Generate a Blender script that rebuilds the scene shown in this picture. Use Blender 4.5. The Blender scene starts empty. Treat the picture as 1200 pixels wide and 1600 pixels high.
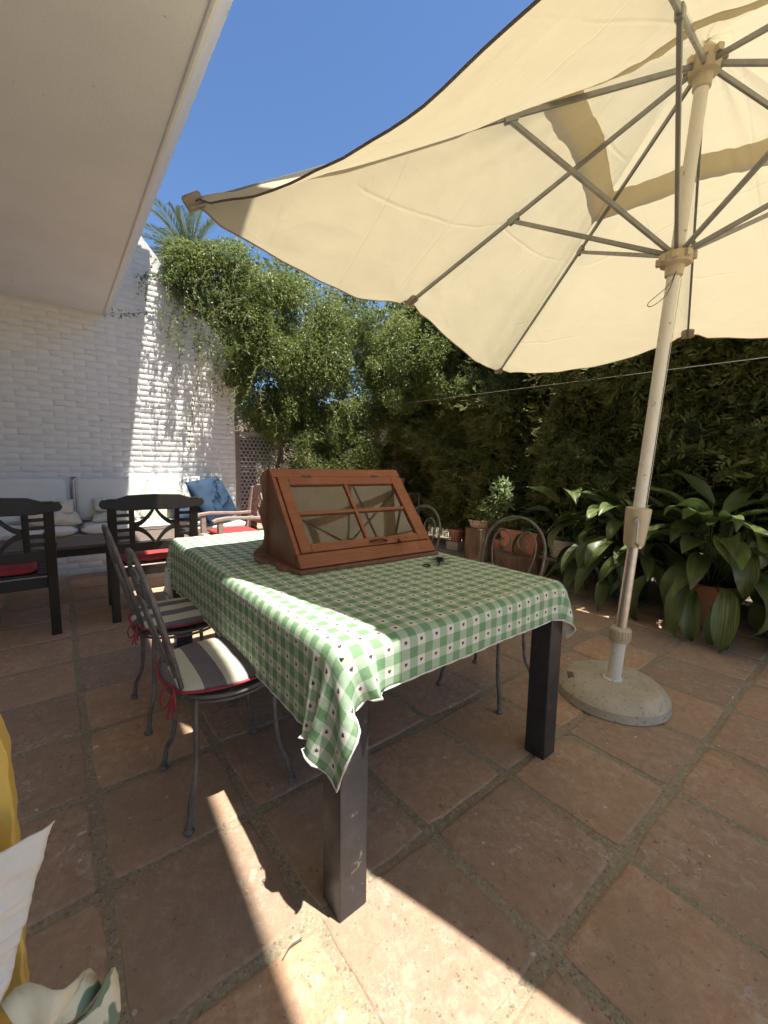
import bpy, bmesh, math, random
import numpy as np
from mathutils import Vector, Matrix, Euler, noise as mnoise

random.seed(7)
rng = np.random.default_rng(11)
SC = bpy.context.scene
COL = SC.collection
R = math.radians

# ------------------------------------------------------------------ camera
F_PX, PITCH, ROLL, GRID = 642.6, 0.112829, -0.0169984, 0.675766
CAM_H = 1.20
cp, sp, cr, sr = math.cos(PITCH), math.sin(PITCH), math.cos(ROLL), math.sin(ROLL)
Rm = np.array([[1, 0, 0], [0, cp, sp], [0, -sp, cp]]) @ np.array([[cr, 0, sr], [0, 1, 0], [-sr, 0, cr]])
G = np.array([[math.cos(GRID), math.sin(GRID), 0], [-math.sin(GRID), math.cos(GRID), 0], [0, 0, 1]]) @ Rm
right, fwd, up = G[:, 0], G[:, 1], G[:, 2]
cam_data = bpy.data.cameras.new('camera')
cam = bpy.data.objects.new('camera', cam_data)
COL.objects.link(cam)
cam.matrix_world = Matrix(((right[0], up[0], -fwd[0], 0), (right[1], up[1], -fwd[1], 0),
                           (right[2], up[2], -fwd[2], CAM_H), (0, 0, 0, 1)))
cam_data.sensor_fit = 'VERTICAL'
cam_data.sensor_height = 36
cam_data.sensor_width = 27
cam_data.lens = F_PX * 36 / 1600
cam_data.clip_start = 0.02
cam_data.clip_end = 3000
SC.camera = cam

# ------------------------------------------------------------------ sky, sun, exposure
SUN = Vector((0.12, -0.30, 1.0)).normalized()
world = bpy.data.worlds.new('World')
SC.world = world
world.use_nodes = True
wn = world.node_tree.nodes
sky = wn.new('ShaderNodeTexSky')
sky.sky_type = 'NISHITA'
sky.sun_disc = False
sky.sun_elevation = math.asin(SUN.z)
sky.sun_rotation = math.atan2(SUN.x, SUN.y)
sky.air_density = 1.0
sky.dust_density = 0.0
sky.ozone_density = 8.0
wn['Background'].inputs['Strength'].default_value = 0.056
world.node_tree.links.new(sky.outputs[0], wn['Background'].inputs['Color'])
sun_data = bpy.data.lights.new('sun', 'SUN')
sun_data.energy = 3.25
sun_data.angle = R(0.55)
sun_data.color = (1.0, 0.95, 0.86)
sun = bpy.data.objects.new('sun', sun_data)
COL.objects.link(sun)
sun.location = SUN * 20
sun.rotation_euler = SUN.to_track_quat('Z', 'Y').to_euler()
SC.view_settings.view_transform = 'Standard'
SC.view_settings.look = 'None'
SC.view_settings.gamma = 1.0
SC.view_settings.use_curve_mapping = False
SC.view_settings.exposure = 1.78
SC.render.engine = 'CYCLES'
SC.cycles.use_denoising = True
SC.cycles.use_adaptive_sampling = True
SC.cycles.adaptive_threshold = 0.02
SC.cycles.max_bounces = 12
SC.cycles.diffuse_bounces = 8
SC.cycles.transmission_bounces = 6
SC.cycles.transparent_max_bounces = 12
SC.cycles.sample_clamp_indirect = 6.0
SC.cycles.caustics_reflective = False
SC.cycles.caustics_refractive = False

# ------------------------------------------------------------------ materials
MAT = {}


class NT:
    def __init__(self, name):
        self.m = bpy.data.materials.new(name)
        self.m.use_nodes = True
        self.t = self.m.node_tree
        self.n = self.t.nodes
        self.b = self.n['Principled BSDF']
        self.out = self.n['Material Output']
        MAT[name] = self.m

    def new(self, kind, **kw):
        nd = self.n.new('ShaderNode' + kind)
        for k, v in kw.items():
            setattr(nd, k, v)
        return nd

    def link(self, a, b):
        self.t.links.new(a, b)

    def math(self, op, a, b=None, c=None):
        nd = self.new('Math', operation=op)
        for i, v in enumerate((a, b, c)):
            if v is None:
                continue
            if isinstance(v, (int, float)):
                nd.inputs[i].default_value = v
            else:
                self.link(v, nd.inputs[i])
        return nd.outputs[0]

    def mix(self, fac, a, b):
        nd = self.new('Mix', data_type='RGBA')
        for i, v in ((0, fac), (6, a), (7, b)):
            if isinstance(v, (int, float)):
                nd.inputs[i].default_value = v
            elif isinstance(v, tuple):
                nd.inputs[i].default_value = (*v, 1)
            else:
                self.link(v, nd.inputs[i])
        return nd.outputs[2]

    def noise(self, vec, scale, detail=4, rough=0.55, dist=0.0):
        nd = self.new('TexNoise')
        nd.inputs['Scale'].default_value = scale
        nd.inputs['Detail'].default_value = detail
        nd.inputs['Roughness'].default_value = rough
        nd.inputs['Distortion'].default_value = dist
        if vec is not None:
            self.link(vec, nd.inputs['Vector'])
        return nd.outputs['Fac']

    def ramp(self, v, a, b, c0=0.0, c1=1.0):
        nd = self.new('MapRange')
        nd.inputs[1].default_value = a
        nd.inputs[2].default_value = b
        nd.inputs[3].default_value = c0
        nd.inputs[4].default_value = c1
        self.link(v, nd.inputs[0])
        return nd.outputs[0]

    def coord(self, per_object=False):
        tc = self.new('TexCoord')
        if not per_object:
            return tc.outputs['Object']
        oi = self.new('ObjectInfo')
        sc = self.new('VectorMath', operation='SCALE')
        sc.inputs[0].default_value = (31.0, 17.0, 23.0)
        self.link(oi.outputs['Random'], sc.inputs['Scale'])
        ad = self.new('VectorMath', operation='ADD')
        self.link(tc.outputs['Object'], ad.inputs[0])
        self.link(sc.outputs[0], ad.inputs[1])
        self.rnd = oi.outputs['Random']
        return ad.outputs[0]

    def stretch(self, vec, s):
        mp = self.new('Mapping')
        mp.inputs['Scale'].default_value = s
        self.link(vec, mp.inputs['Vector'])
        return mp.outputs[0]

    def bump(self, h, strength=0.3, dist=0.01):
        nd = self.new('Bump')
        nd.inputs['Strength'].default_value = strength
        nd.inputs['Distance'].default_value = dist
        self.link(h, nd.inputs['Height'])
        self.link(nd.outputs[0], self.b.inputs['Normal'])
        return nd.outputs[0]

    def base(self, col, rough=0.6, metal=0.0, spec=None):
        for k, v in (('Base Color', col), ('Roughness', rough), ('Metallic', metal)):
            if isinstance(v, tuple):
                self.b.inputs[k].default_value = (*v, 1)
            elif isinstance(v, (int, float)):
                self.b.inputs[k].default_value = v
            else:
                self.link(v, self.b.inputs[k])
        if spec is not None:
            self.b.inputs['Specular IOR Level'].default_value = spec


def simple(name, c1, c2=None, rough=0.6, scale=10.0, detail=5, bump=0.25, bdist=0.004, bscale=None, metal=0.0,
           per=False, lo=0.3, hi=0.7, stretch=None, spec=None, spots=None, rvar=0.0):
    m = NT(name)
    v = m.coord(per)
    if stretch:
        v = m.stretch(v, stretch)
    n = m.noise(v, scale, detail)
    c2 = c2 or tuple(x * 0.8 for x in c1)
    col = m.mix(m.ramp(n, lo, hi), c1, c2)
    if spots:
        sn = m.noise(v, spots[1], 3)
        col = m.mix(m.ramp(sn, spots[2], spots[2] + 0.06), col, spots[0])
    if per and rvar:
        hs = m.new('HueSaturation')
        m.link(m.math('ADD', m.math('MULTIPLY', m.rnd, 2 * rvar), 1 - rvar), hs.inputs['Value'])
        m.link(col, hs.inputs['Color'])
        col = hs.outputs[0]
    rr = m.ramp(n, 0.2, 0.8, max(0.02, rough - 0.08), min(1, rough + 0.08))
    m.base(col, rr, metal, spec)
    m.bump(m.noise(v, bscale or scale * 4, 4), bump, bdist)
    return m.m


# terracotta floor tile: blotches, lime bloom, black lichen specks, value shift from tile to tile
m = NT('terracotta_tile')
v = m.coord(True)
big = m.noise(v, 4.0, 6, 0.6)
med = m.noise(v, 17.0, 6, 0.65, 0.4)
fine = m.noise(v, 90.0, 4, 0.7)
mot = m.noise(v, 31.0, 6, 0.8, 0.3)
col = m.mix(m.ramp(big, 0.3, 0.7), (0.48, 0.30, 0.19), (0.42, 0.265, 0.17))
col = m.mix(m.ramp(med, 0.48, 0.64, 0, 0.7), col, (0.52, 0.38, 0.26))
col = m.mix(m.ramp(mot, 0.40, 0.54, 0.35, 0), col, (0.29, 0.195, 0.125))
col = m.mix(m.ramp(mot, 0.53, 0.66, 0, 0.4), col, (0.58, 0.44, 0.32))
hs = m.new('HueSaturation')
m.link(m.math('ADD', m.math('MULTIPLY', m.rnd, 0.36), 0.80), hs.inputs['Value'])
m.link(m.math('ADD', m.math('MULTIPLY', m.rnd, 0.2), 0.86), hs.inputs['Saturation'])
m.link(col, hs.inputs['Color'])
col = hs.outputs[0]
lime = m.math('MULTIPLY', m.ramp(m.noise(v, 38.0, 5, 0.75, 1.2), 0.545, 0.60), m.ramp(m.noise(v, 3.2, 3), 0.48, 0.60))
col = m.mix(m.math('MULTIPLY', lime, 0.8), col, (0.50, 0.42, 0.36))
lich = m.math('MULTIPLY', m.ramp(m.noise(v, 48.0, 5, 0.75), 0.57, 0.66), m.ramp(m.noise(v, 5.0, 4), 0.50, 0.60))
col = m.mix(m.math('MULTIPLY', lich, 0.8), col, (0.10, 0.075, 0.055))
pit = m.ramp(m.noise(v, 70.0, 3, 0.6), 0.66, 0.70)
col = m.mix(m.math('MULTIPLY', pit, 0.6), col, (0.10, 0.07, 0.055))
wht = m.ramp(m.noise(v, 34.0, 1, 0.4), 0.765, 0.785)
col = m.mix(wht, col, (0.62, 0.58, 0.52))
dirt = m.ramp(m.noise(v, 1.9, 5, 0.6), 0.46, 0.62, 0, 0.5)
col = m.mix(dirt, col, (0.33, 0.235, 0.16))
m.base(col, m.ramp(med, 0.2, 0.8, 0.62, 0.9), 0, 0.3)
hgt = m.math('ADD', m.math('MULTIPLY', med, 0.7), m.math('MULTIPLY', fine, 0.5))
hgt = m.math('SUBTRACT', hgt, m.math('MULTIPLY', pit, 0.5))
m.bump(m.math('ADD', hgt, mot), 0.6, 0.008)

m = NT('cement_grout')
v = m.coord()
n1 = m.noise(v, 6.0, 6, 0.7)
n2 = m.noise(v, 70.0, 5, 0.8)
col = m.mix(m.ramp(n1, 0.3, 0.7), (0.36, 0.30, 0.21), (0.27, 0.225, 0.155))
col = m.mix(m.ramp(n2, 0.50, 0.62, 0, 0.8), col, (0.46, 0.40, 0.30))
col = m.mix(m.ramp(m.noise(v, 90.0, 4, 0.7), 0.56, 0.64, 0, 0.7), col, (0.13, 0.105, 0.075))
m.base(col, 0.95, 0, 0.2)
m.bump(m.math('ADD', n2, m.noise(v, 40, 4)), 0.8, 0.006)

simple('soil', (0.24, 0.195, 0.14), (0.32, 0.27, 0.19), 0.95, 3.0, bump=0.8, bdist=0.03)
simple('white_brick', (0.78, 0.77, 0.75), (0.73, 0.72, 0.70), 0.75, 9, bump=0.5, bdist=0.004, bscale=45, per=True, rvar=0.03,
       spots=((0.55, 0.51, 0.45), 26, 0.70))
simple('white_mortar', (0.76, 0.75, 0.73), (0.70, 0.69, 0.67), 0.85, 12, bump=0.6, bdist=0.005, bscale=60)
simple('white_plaster', (0.73, 0.735, 0.74), (0.68, 0.685, 0.69), 0.8, 2.5, bump=0.55, bdist=0.006, bscale=85,
       spots=((0.52, 0.49, 0.44), 14, 0.70))
simple('white_canvas', (0.76, 0.76, 0.75), (0.70, 0.70, 0.69), 0.85, 6, bump=0.35, bdist=0.008, bscale=9)
simple('beige_fabric', (0.62, 0.55, 0.42), (0.70, 0.65, 0.52), 0.9, 10, bump=0.4, bdist=0.01, bscale=16)
simple('cream_fabric', (0.68, 0.66, 0.55), (0.60, 0.58, 0.47), 0.9, 10, bump=0.4, bdist=0.01, bscale=16)
simple('blue_fabric', (0.008, 0.028, 0.065), (0.013, 0.045, 0.095), 0.8, 8, bump=0.4, bdist=0.01, bscale=14)
simple('red_fabric', (0.42, 0.045, 0.05), (0.34, 0.035, 0.04), 0.85, 12, bump=0.3, bdist=0.006, bscale=30)
simple('red_piping', (0.36, 0.035, 0.05), (0.30, 0.03, 0.045), 0.7, 20)
simple('dark_wood', (0.013, 0.0095, 0.0075), (0.02, 0.014, 0.011), 0.48, 4, bump=0.3, bdist=0.003, bscale=30, stretch=(6, 6, 1), per=True)
simple('weathered_wood', (0.36, 0.285, 0.25), (0.26, 0.20, 0.175), 0.7, 4, bump=0.4, bdist=0.003, bscale=30, stretch=(5, 5, 5), per=True)
simple('brown_plank', (0.16, 0.115, 0.09), (0.10, 0.07, 0.055), 0.6, 5, bump=0.4, bdist=0.003, bscale=30, stretch=(1, 9, 9), per=True)
simple('iron', (0.10, 0.098, 0.092), (0.055, 0.052, 0.05), 0.5, 25, bump=0.4, bdist=0.002, bscale=120, metal=0.55,
       spots=((0.12, 0.07, 0.045), 60, 0.68))
simple('bleached_iron', (0.22, 0.20, 0.185), (0.12, 0.105, 0.095), 0.6, 25, bump=0.4, bdist=0.002, bscale=120, metal=0.35,
       spots=((0.13, 0.08, 0.05), 60, 0.66))
simple('table_metal', (0.055, 0.056, 0.062), (0.035, 0.035, 0.04), 0.36, 14, bump=0.25, bdist=0.002, bscale=70, metal=0.35,
       spots=((0.17, 0.16, 0.15), 45, 0.655))
simple('grey_metal', (0.30, 0.30, 0.285), (0.24, 0.24, 0.23), 0.42, 20, bump=0.1, bdist=0.001, metal=0.6)
simple('silver_metal', (0.52, 0.50, 0.47), (0.44, 0.42, 0.39), 0.36, 30, bump=0.1, bdist=0.001, metal=0.75, spots=((0.2, 0.17, 0.13), 50, 0.76))
simple('beige_paint', (0.70, 0.67, 0.60), (0.64, 0.61, 0.54), 0.5, 12, bump=0.15, bdist=0.002, spots=((0.38, 0.31, 0.22), 30, 0.66))
simple('beige_plastic', (0.50, 0.43, 0.30), (0.45, 0.38, 0.26), 0.45, 14, bump=0.15, bdist=0.001)
simple('concrete', (0.52, 0.46, 0.35), (0.40, 0.35, 0.26), 0.85, 9, bump=0.6, bdist=0.004, bscale=55,
       spots=((0.28, 0.24, 0.18), 60, 0.60))
simple('hem_brown', (0.12, 0.085, 0.06), (0.16, 0.115, 0.08), 0.8, 30)
simple('tan_patch', (0.33, 0.26, 0.19), (0.27, 0.21, 0.15), 0.8, 20)
simple('terracotta_pot', (0.42, 0.17, 0.09), (0.36, 0.18, 0.115), 0.8, 8, bump=0.4, bdist=0.003, bscale=40, per=True, rvar=0.12,
       spots=((0.45, 0.36, 0.29), 12, 0.66))
simple('pale_pot', (0.46, 0.34, 0.25), (0.38, 0.26, 0.18), 0.85, 10, bump=0.4, bdist=0.003, bscale=40)
simple('green_plastic', (0.02, 0.05, 0.03), (0.03, 0.065, 0.04), 0.45, 10, bump=0.1, bdist=0.002)
simple('wicker', (0.42, 0.39, 0.34), (0.30, 0.27, 0.22), 0.85, 14, bump=0.9, bdist=0.01, bscale=60, stretch=(1, 1, 3))
simple('bark', (0.12, 0.075, 0.045), (0.20, 0.13, 0.08), 0.95, 9, bump=1.0, bdist=0.03, bscale=16, stretch=(2.2, 2.2, 0.35))
simple('cut_wood', (0.30, 0.21, 0.13), (0.22, 0.145, 0.085), 0.85, 14, bump=0.4, bdist=0.004)
simple('stem', (0.11, 0.08, 0.05), (0.16, 0.12, 0.075), 0.9, 20, bump=0.7, bdist=0.005)
simple('vine_stem', (0.20, 0.20, 0.11), (0.15, 0.13, 0.07), 0.8, 20)
simple('reed', (0.17, 0.115, 0.06), (0.11, 0.07, 0.04), 0.9, 6, bump=0.4, bdist=0.003, stretch=(20, 20, 1))
simple('yellow_paint', (0.62, 0.42, 0.09), (0.56, 0.37, 0.08), 0.45, 9, bump=0.3, bdist=0.003, bscale=30,
       spots=((0.28, 0.17, 0.06), 34, 0.70))
simple('grey_lattice', (0.50, 0.51, 0.55), (0.42, 0.43, 0.46), 0.7, 12)
simple('white_cord', (0.6, 0.58, 0.52), None, 0.6, 30)
simple('black_plastic', (0.012, 0.012, 0.013), (0.02, 0.02, 0.02), 0.35, 20)
simple('brass_key', (0.42, 0.40, 0.36), (0.3, 0.28, 0.24), 0.3, 20, metal=1.0)
simple('red_brick', (0.24, 0.12, 0.09), (0.18, 0.09, 0.07), 0.9, 10, bump=0.6, bdist=0.004, per=True, rvar=0.15)
simple('ochre_render', (0.42, 0.33, 0.25), (0.36, 0.28, 0.21), 0.9, 4, bump=0.5, bdist=0.01, bscale=40)
simple('roof_tile', (0.36, 0.20, 0.13), (0.28, 0.15, 0.1), 0.9, 10)

# pine cabinet: stained reddish wood with grain along local x
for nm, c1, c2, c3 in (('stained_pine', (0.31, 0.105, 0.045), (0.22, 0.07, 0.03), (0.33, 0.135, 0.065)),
                       ('shaded_pine', (0.22, 0.10, 0.06), (0.17, 0.076, 0.045), (0.26, 0.125, 0.08))):  # duller copy of the pine, shade put into its colour
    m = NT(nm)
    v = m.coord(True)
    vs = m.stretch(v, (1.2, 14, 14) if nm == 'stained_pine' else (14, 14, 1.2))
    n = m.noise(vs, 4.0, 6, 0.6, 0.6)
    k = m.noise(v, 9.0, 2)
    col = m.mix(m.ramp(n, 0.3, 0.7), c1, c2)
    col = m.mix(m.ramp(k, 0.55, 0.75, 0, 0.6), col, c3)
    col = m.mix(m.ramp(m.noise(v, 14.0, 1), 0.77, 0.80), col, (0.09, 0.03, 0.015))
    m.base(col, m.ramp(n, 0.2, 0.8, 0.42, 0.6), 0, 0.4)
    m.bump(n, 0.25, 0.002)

# striped seat cushions
m = NT('striped_fabric')
v = m.coord()
sx = m.new('SeparateXYZ')
m.link(v, sx.inputs[0])
w = m.math('FRACT', m.math('ADD', m.math('DIVIDE', sx.outputs[1], 0.135), 0.22))
st = m.math('GREATER_THAN', w, 0.5)
weave = m.noise(v, 220, 2)
c_a = m.mix(m.ramp(weave, 0.3, 0.7), (0.62, 0.59, 0.47), (0.54, 0.51, 0.41))
c_b = m.mix(m.ramp(weave, 0.3, 0.7), (0.20, 0.175, 0.19), (0.15, 0.13, 0.145))
m.base(m.mix(st, c_a, c_b), 0.9, 0, 0.2)
m.bump(m.math('ADD', m.noise(v, 12, 3), m.math('MULTIPLY', weave, 0.15)), 0.35, 0.012)

# gingham tablecloth with a heart in each white check; UV is in metres
m = NT('gingham')
uv = m.new('UVMap')
uv.uv_map = 'UVMap'
sx = m.new('SeparateXYZ')
wn_ = m.new('TexNoise')
wn_.inputs['Scale'].default_value = 3.5
m.link(uv.outputs[0], wn_.inputs['Vector'])
ws_ = m.new('VectorMath', operation='SCALE')
ws_.inputs['Scale'].default_value = 0.022
m.link(wn_.outputs['Color'], ws_.inputs[0])
wa_ = m.new('VectorMath', operation='ADD')
m.link(uv.outputs[0], wa_.inputs[0])
m.link(ws_.outputs[0], wa_.inputs[1])
m.link(wa_.outputs[0], sx.inputs[0])
PER = 0.0595
fx = m.math('FRACT', m.math('DIVIDE', sx.outputs[0], PER))
fy = m.math('FRACT', m.math('DIVIDE', sx.outputs[1], PER))
bx = m.math('GREATER_THAN', fx, 0.5)
by = m.math('GREATER_THAN', fy, 0.5)
both = m.math('MULTIPLY', bx, by)
anyb = m.math('MAXIMUM', bx, by)
wv = m.noise(uv.outputs[0], 320, 2)
wv2 = m.noise(uv.outputs[0], 14, 4)
white = m.mix(m.ramp(wv, 0.3, 0.7), (0.74, 0.73, 0.66), (0.67, 0.66, 0.59))
mid = m.mix(m.ramp(wv, 0.3, 0.7), (0.35, 0.48, 0.33), (0.41, 0.53, 0.38))
drk = m.mix(m.ramp(wv, 0.3, 0.7), (0.165, 0.305, 0.155), (0.20, 0.345, 0.19))
col = m.mix(anyb, white, mid)
col = m.mix(both, col, drk)
hx = m.math('DIVIDE', m.math('SUBTRACT', fx, 0.25), 0.094)
hy = m.math('DIVIDE', m.math('SUBTRACT', fy, 0.235), 0.094)
ax = m.math('ABSOLUTE', hx)
t1 = m.math('SUBTRACT', m.math('MULTIPLY', hy, 1.15), m.math('MULTIPLY', m.math('SQRT', ax), 0.72))
d2 = m.math('ADD', m.math('MULTIPLY', hx, hx), m.math('MULTIPLY', t1, t1))
heart = m.math('LESS_THAN', d2, 1.0)
col = m.mix(heart, col, (0.085, 0.075, 0.055))
col = m.mix(m.ramp(wv2, 0.45, 0.75, 0, 0.12), col, (0.62, 0.60, 0.52))
m.base(col, 0.9, 0, 0.15)
m.bump(m.math('ADD', m.math('MULTIPLY', m.noise(uv.outputs[0], 26, 4), 1.0), m.math('MULTIPLY', wv, 0.12)), 0.25, 0.012)
tr = m.new('BsdfTranslucent')
m.link(col, tr.inputs['Color'])
mx = m.new('MixShader')
mx.inputs[0].default_value = 0.10
m.link(m.b.outputs[0], mx.inputs[1])
m.link(tr.outputs[0], mx.inputs[2])
m.link(mx.outputs[0], m.out.inputs['Surface'])
simple('cloth_backing', (0.70, 0.69, 0.63), (0.62, 0.61, 0.56), 0.9, 40, bump=0.5, bdist=0.004, bscale=90)


def cloth_translucent(name, c1, c2, trans, fac, bumpscale=5.0, strength=0.35):
    m = NT(name)
    v = m.coord()
    n = m.noise(v, 3.0, 5)
    w = m.noise(v, 240, 2)
    col = m.mix(m.ramp(n, 0.3, 0.7), c1, c2)
    m.base(col, 0.9, 0, 0.1)
    vd = m.noise(v, bumpscale, 4, 0.45, 0.2)
    vo = m.new('TexVoronoi', feature='DISTANCE_TO_EDGE')
    vo.inputs['Scale'].default_value = 2.3
    wv_ = m.new('VectorMath', operation='ADD')
    m.link(v, wv_.inputs[0])
    nn = m.new('TexNoise')
    nn.inputs['Scale'].default_value = 1.7
    m.link(v, nn.inputs['Vector'])
    m.link(nn.outputs['Color'], wv_.inputs[1])
    m.link(wv_.outputs[0], vo.inputs['Vector'])
    crease = m.ramp(vo.outputs['Distance'], 0.0, 0.07, 0.0, 1.0)
    h = m.math('ADD', m.math('MULTIPLY', vd, 1.0), m.math('MULTIPLY', crease, 0.05))
    h = m.math('ADD', h, m.math('MULTIPLY', w, 0.03))
    sp_ = m.new('SeparateXYZ')
    m.link(v, sp_.inputs[0])
    wb = m.math('MULTIPLY', m.noise(v, 1.1, 1), 0.03)
    for ch, per_ in ((0, 0.41), (1, 0.47)):
        fr_ = m.math('FRACT', m.math('DIVIDE', m.math('ADD', sp_.outputs[ch], wb), per_))
        rd = m.ramp(m.math('ABSOLUTE', m.math('SUBTRACT', fr_, 0.5)), 0.0, 0.022, 1.0, 0.0)
        h = m.math('ADD', h, m.math('MULTIPLY', m.math('MULTIPLY', rd, 0.22), m.ramp(m.noise(v, 2.1, 2), 0.42, 0.55)))
    nb = m.bump(h, strength, 0.03)
    tr = m.new('BsdfTranslucent')
    tr.inputs['Color'].default_value = (*trans, 1)
    m.link(nb, tr.inputs['Normal'])
    mx = m.new('MixShader')
    mx.inputs[0].default_value = fac
    m.link(m.b.outputs[0], mx.inputs[1])
    m.link(tr.outputs[0], mx.inputs[2])
    m.link(mx.outputs[0], m.out.inputs['Surface'])
    return m.m


cloth_translucent('umbrella_canvas', (0.70, 0.63, 0.47), (0.65, 0.58, 0.43), (0.57, 0.50, 0.325), 0.42)
cloth_translucent('crinkled_cotton', (0.74, 0.72, 0.68), (0.68, 0.66, 0.62), (0.7, 0.68, 0.62), 0.15, 14, 0.5)

# floral print
m = NT('floral_fabric')
v = m.coord()
n = m.noise(v, 17, 2, 0.4, 0.6)
col = m.mix(m.ramp(n, 0.57, 0.63), (0.66, 0.60, 0.44), (0.30, 0.13, 0.02))
n2 = m.noise(m.stretch(v, (1, 1, 1.01)), 24, 2, 0.4, 0.4)
col = m.mix(m.ramp(n2, 0.60, 0.63), col, (0.16, 0.22, 0.15))
col = m.mix(m.ramp(m.noise(v, 30, 3), 0.66, 0.72, 0, 0.6), col, (0.35, 0.12, 0.10))
m.base(col, 0.85, 0, 0.2)
m.bump(m.noise(v, 25, 3), 0.3, 0.01)

# glass of the cabinet door: thin sheet, partly mirror
m = NT('old_glass')
gl = m.new('BsdfGlossy')
gl.inputs['Roughness'].default_value = 0.03
gl.inputs['Color'].default_value = (0.80, 0.80, 0.78, 1)
tp = m.new('BsdfTransparent')
tp.inputs['Color'].default_value = (0.75, 0.76, 0.73, 1)
lw = m.new('LayerWeight')
lw.inputs['Blend'].default_value = 0.5
mx = m.new('MixShader')
m.link(m.math('ADD', m.math('MULTIPLY', m.math('POWER', lw.outputs['Facing'], 2.5), 0.8), 0.13), mx.inputs[0])
m.link(tp.outputs[0], mx.inputs[1])
m.link(gl.outputs[0], mx.inputs[2])
m.link(mx.outputs[0], m.out.inputs['Surface'])


def leaf_mat(name, ca, cb, cc, rough=0.5, trans=0.25, spec=0.4, tcol=None):
    m = NT(name)
    at = m.new('Attribute')
    at.attribute_name = 'rnd'
    col = m.mix(m.ramp(at.outputs['Fac'], 0.0, 0.6), ca, cb)
    col = m.mix(m.ramp(at.outputs['Fac'], 0.75, 1.0), col, cc)
    m.base(col, rough, 0, spec)
    tr = m.new('BsdfTranslucent')
    tcol = tcol or tuple(min(1, x * 1.6) for x in cb)
    tr.inputs['Color'].default_value = (*tcol, 1)
    mx = m.new('MixShader')
    mx.inputs[0].default_value = trans
    m.link(m.b.outputs[0], mx.inputs[1])
    m.link(tr.outputs[0], mx.inputs[2])
    m.link(mx.outputs[0], m.out.inputs['Surface'])


leaf_mat('jasmine_leaf', (0.10, 0.13, 0.032), (0.155, 0.19, 0.048), (0.29, 0.31, 0.085), 0.48, 0.36, 0.45)
leaf_mat('shrub_leaf', (0.07, 0.095, 0.024), (0.115, 0.145, 0.036), (0.21, 0.22, 0.065), 0.5, 0.28, 0.4)
leaf_mat('cypress_leaf', (0.13, 0.15, 0.05), (0.20, 0.215, 0.075), (0.27, 0.235, 0.10), 0.5, 0.40, 0.25)
leaf_mat('lit_leaf', (0.16, 0.24, 0.09), (0.30, 0.36, 0.18), (0.52, 0.54, 0.38), 0.45, 0.3, 0.4)  # variegated leaf tones, made paler to stand in for sunlight
leaf_mat('dry_leaf', (0.11, 0.09, 0.06), (0.16, 0.13, 0.085), (0.20, 0.15, 0.10), 0.8, 0.15, 0.2)
leaf_mat('palm_leaf', (0.06, 0.09, 0.03), (0.10, 0.13, 0.05), (0.17, 0.16, 0.07), 0.45, 0.2, 0.4)
m = NT('aspidistra_leaf')
v = m.coord(True)
sx = m.new('SeparateXYZ')
tc = m.new('TexCoord')
m.link(tc.outputs['Object'], sx.inputs[0])
vein = m.noise(m.stretch(v, (0.6, 60, 0.6)), 3.0, 3)
col = m.mix(m.ramp(vein, 0.35, 0.65), (0.06, 0.082, 0.022), (0.095, 0.12, 0.036))
pale = m.math('MULTIPLY', m.ramp(m.rnd, 0.78, 0.8), m.ramp(vein, 0.5, 0.6, 0, 0.5))
col = m.mix(pale, col, (0.20, 0.24, 0.10))
hs = m.new('HueSaturation')
m.link(m.math('ADD', m.math('MULTIPLY', m.rnd, 0.5), 0.75), hs.inputs['Value'])
m.link(col, hs.inputs['Color'])
m.base(hs.outputs[0], m.ramp(m.noise(v, 9, 4), 0.3, 0.7, 0.27, 0.5), 0, 0.5)
m.bump(vein, 0.3, 0.004)
tr = m.new('BsdfTranslucent')
tr.inputs['Color'].default_value = (0.10, 0.16, 0.04, 1)
mx = m.new('MixShader')
mx.inputs[0].default_value = 0.15
m.link(m.b.outputs[0], mx.inputs[1])
m.link(tr.outputs[0], mx.inputs[2])
m.link(mx.outputs[0], m.out.inputs['Surface'])

# ------------------------------------------------------------------ building helpers


def thing(name, label, cat, loc=(0, 0, 0), rz=0.0, group=None):
    o = bpy.data.objects.new(name, None)
    o.empty_display_size = 0.1
    COL.objects.link(o)
    o.location = loc
    o.rotation_euler = (0, 0, rz)
    o['label'] = label
    o['category'] = cat
    if group:
        o['group'] = group
    return o


def tag(o, label, cat, group=None):
    o['label'] = label
    o['category'] = cat
    if group:
        o['group'] = group
    return o


def link(name, me, parent=None, loc=None, rot=None, scale=None):
    o = bpy.data.objects.new(name, me)
    COL.objects.link(o)
    if parent is not None:
        o.parent = parent
    if loc is not None:
        o.location = loc
    if rot is not None:
        o.rotation_euler = rot
    if scale is not None:
        o.scale = scale
    return o


def fast_mesh(name, verts, quads, mat, rnd=None, smooth=False):
    """verts (N,3) and quads (M,4) numpy arrays straight into a mesh"""
    me = bpy.data.meshes.new(name)
    verts = np.ascontiguousarray(verts, dtype=np.float32)
    quads = np.ascontiguousarray(quads, dtype=np.int32)
    k = quads.shape[1]
    me.vertices.add(len(verts))
    me.vertices.foreach_set('co', verts.ravel())
    me.loops.add(quads.size)
    me.loops.foreach_set('vertex_index', quads.ravel())
    me.polygons.add(len(quads))
    me.polygons.foreach_set('loop_start', np.arange(0, quads.size, k, dtype=np.int32))
    me.polygons.foreach_set('loop_total', np.full(len(quads), k, dtype=np.int32))
    if smooth:
        me.polygons.foreach_set('use_smooth', np.ones(len(quads), dtype=bool))
    me.update(calc_edges=True)
    if rnd is not None:
        a = me.attributes.new('rnd', 'FLOAT', 'FACE')
        a.data.foreach_set('value', np.ascontiguousarray(rnd, dtype=np.float32))
    me.materials.append(MAT[mat])
    return me


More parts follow.
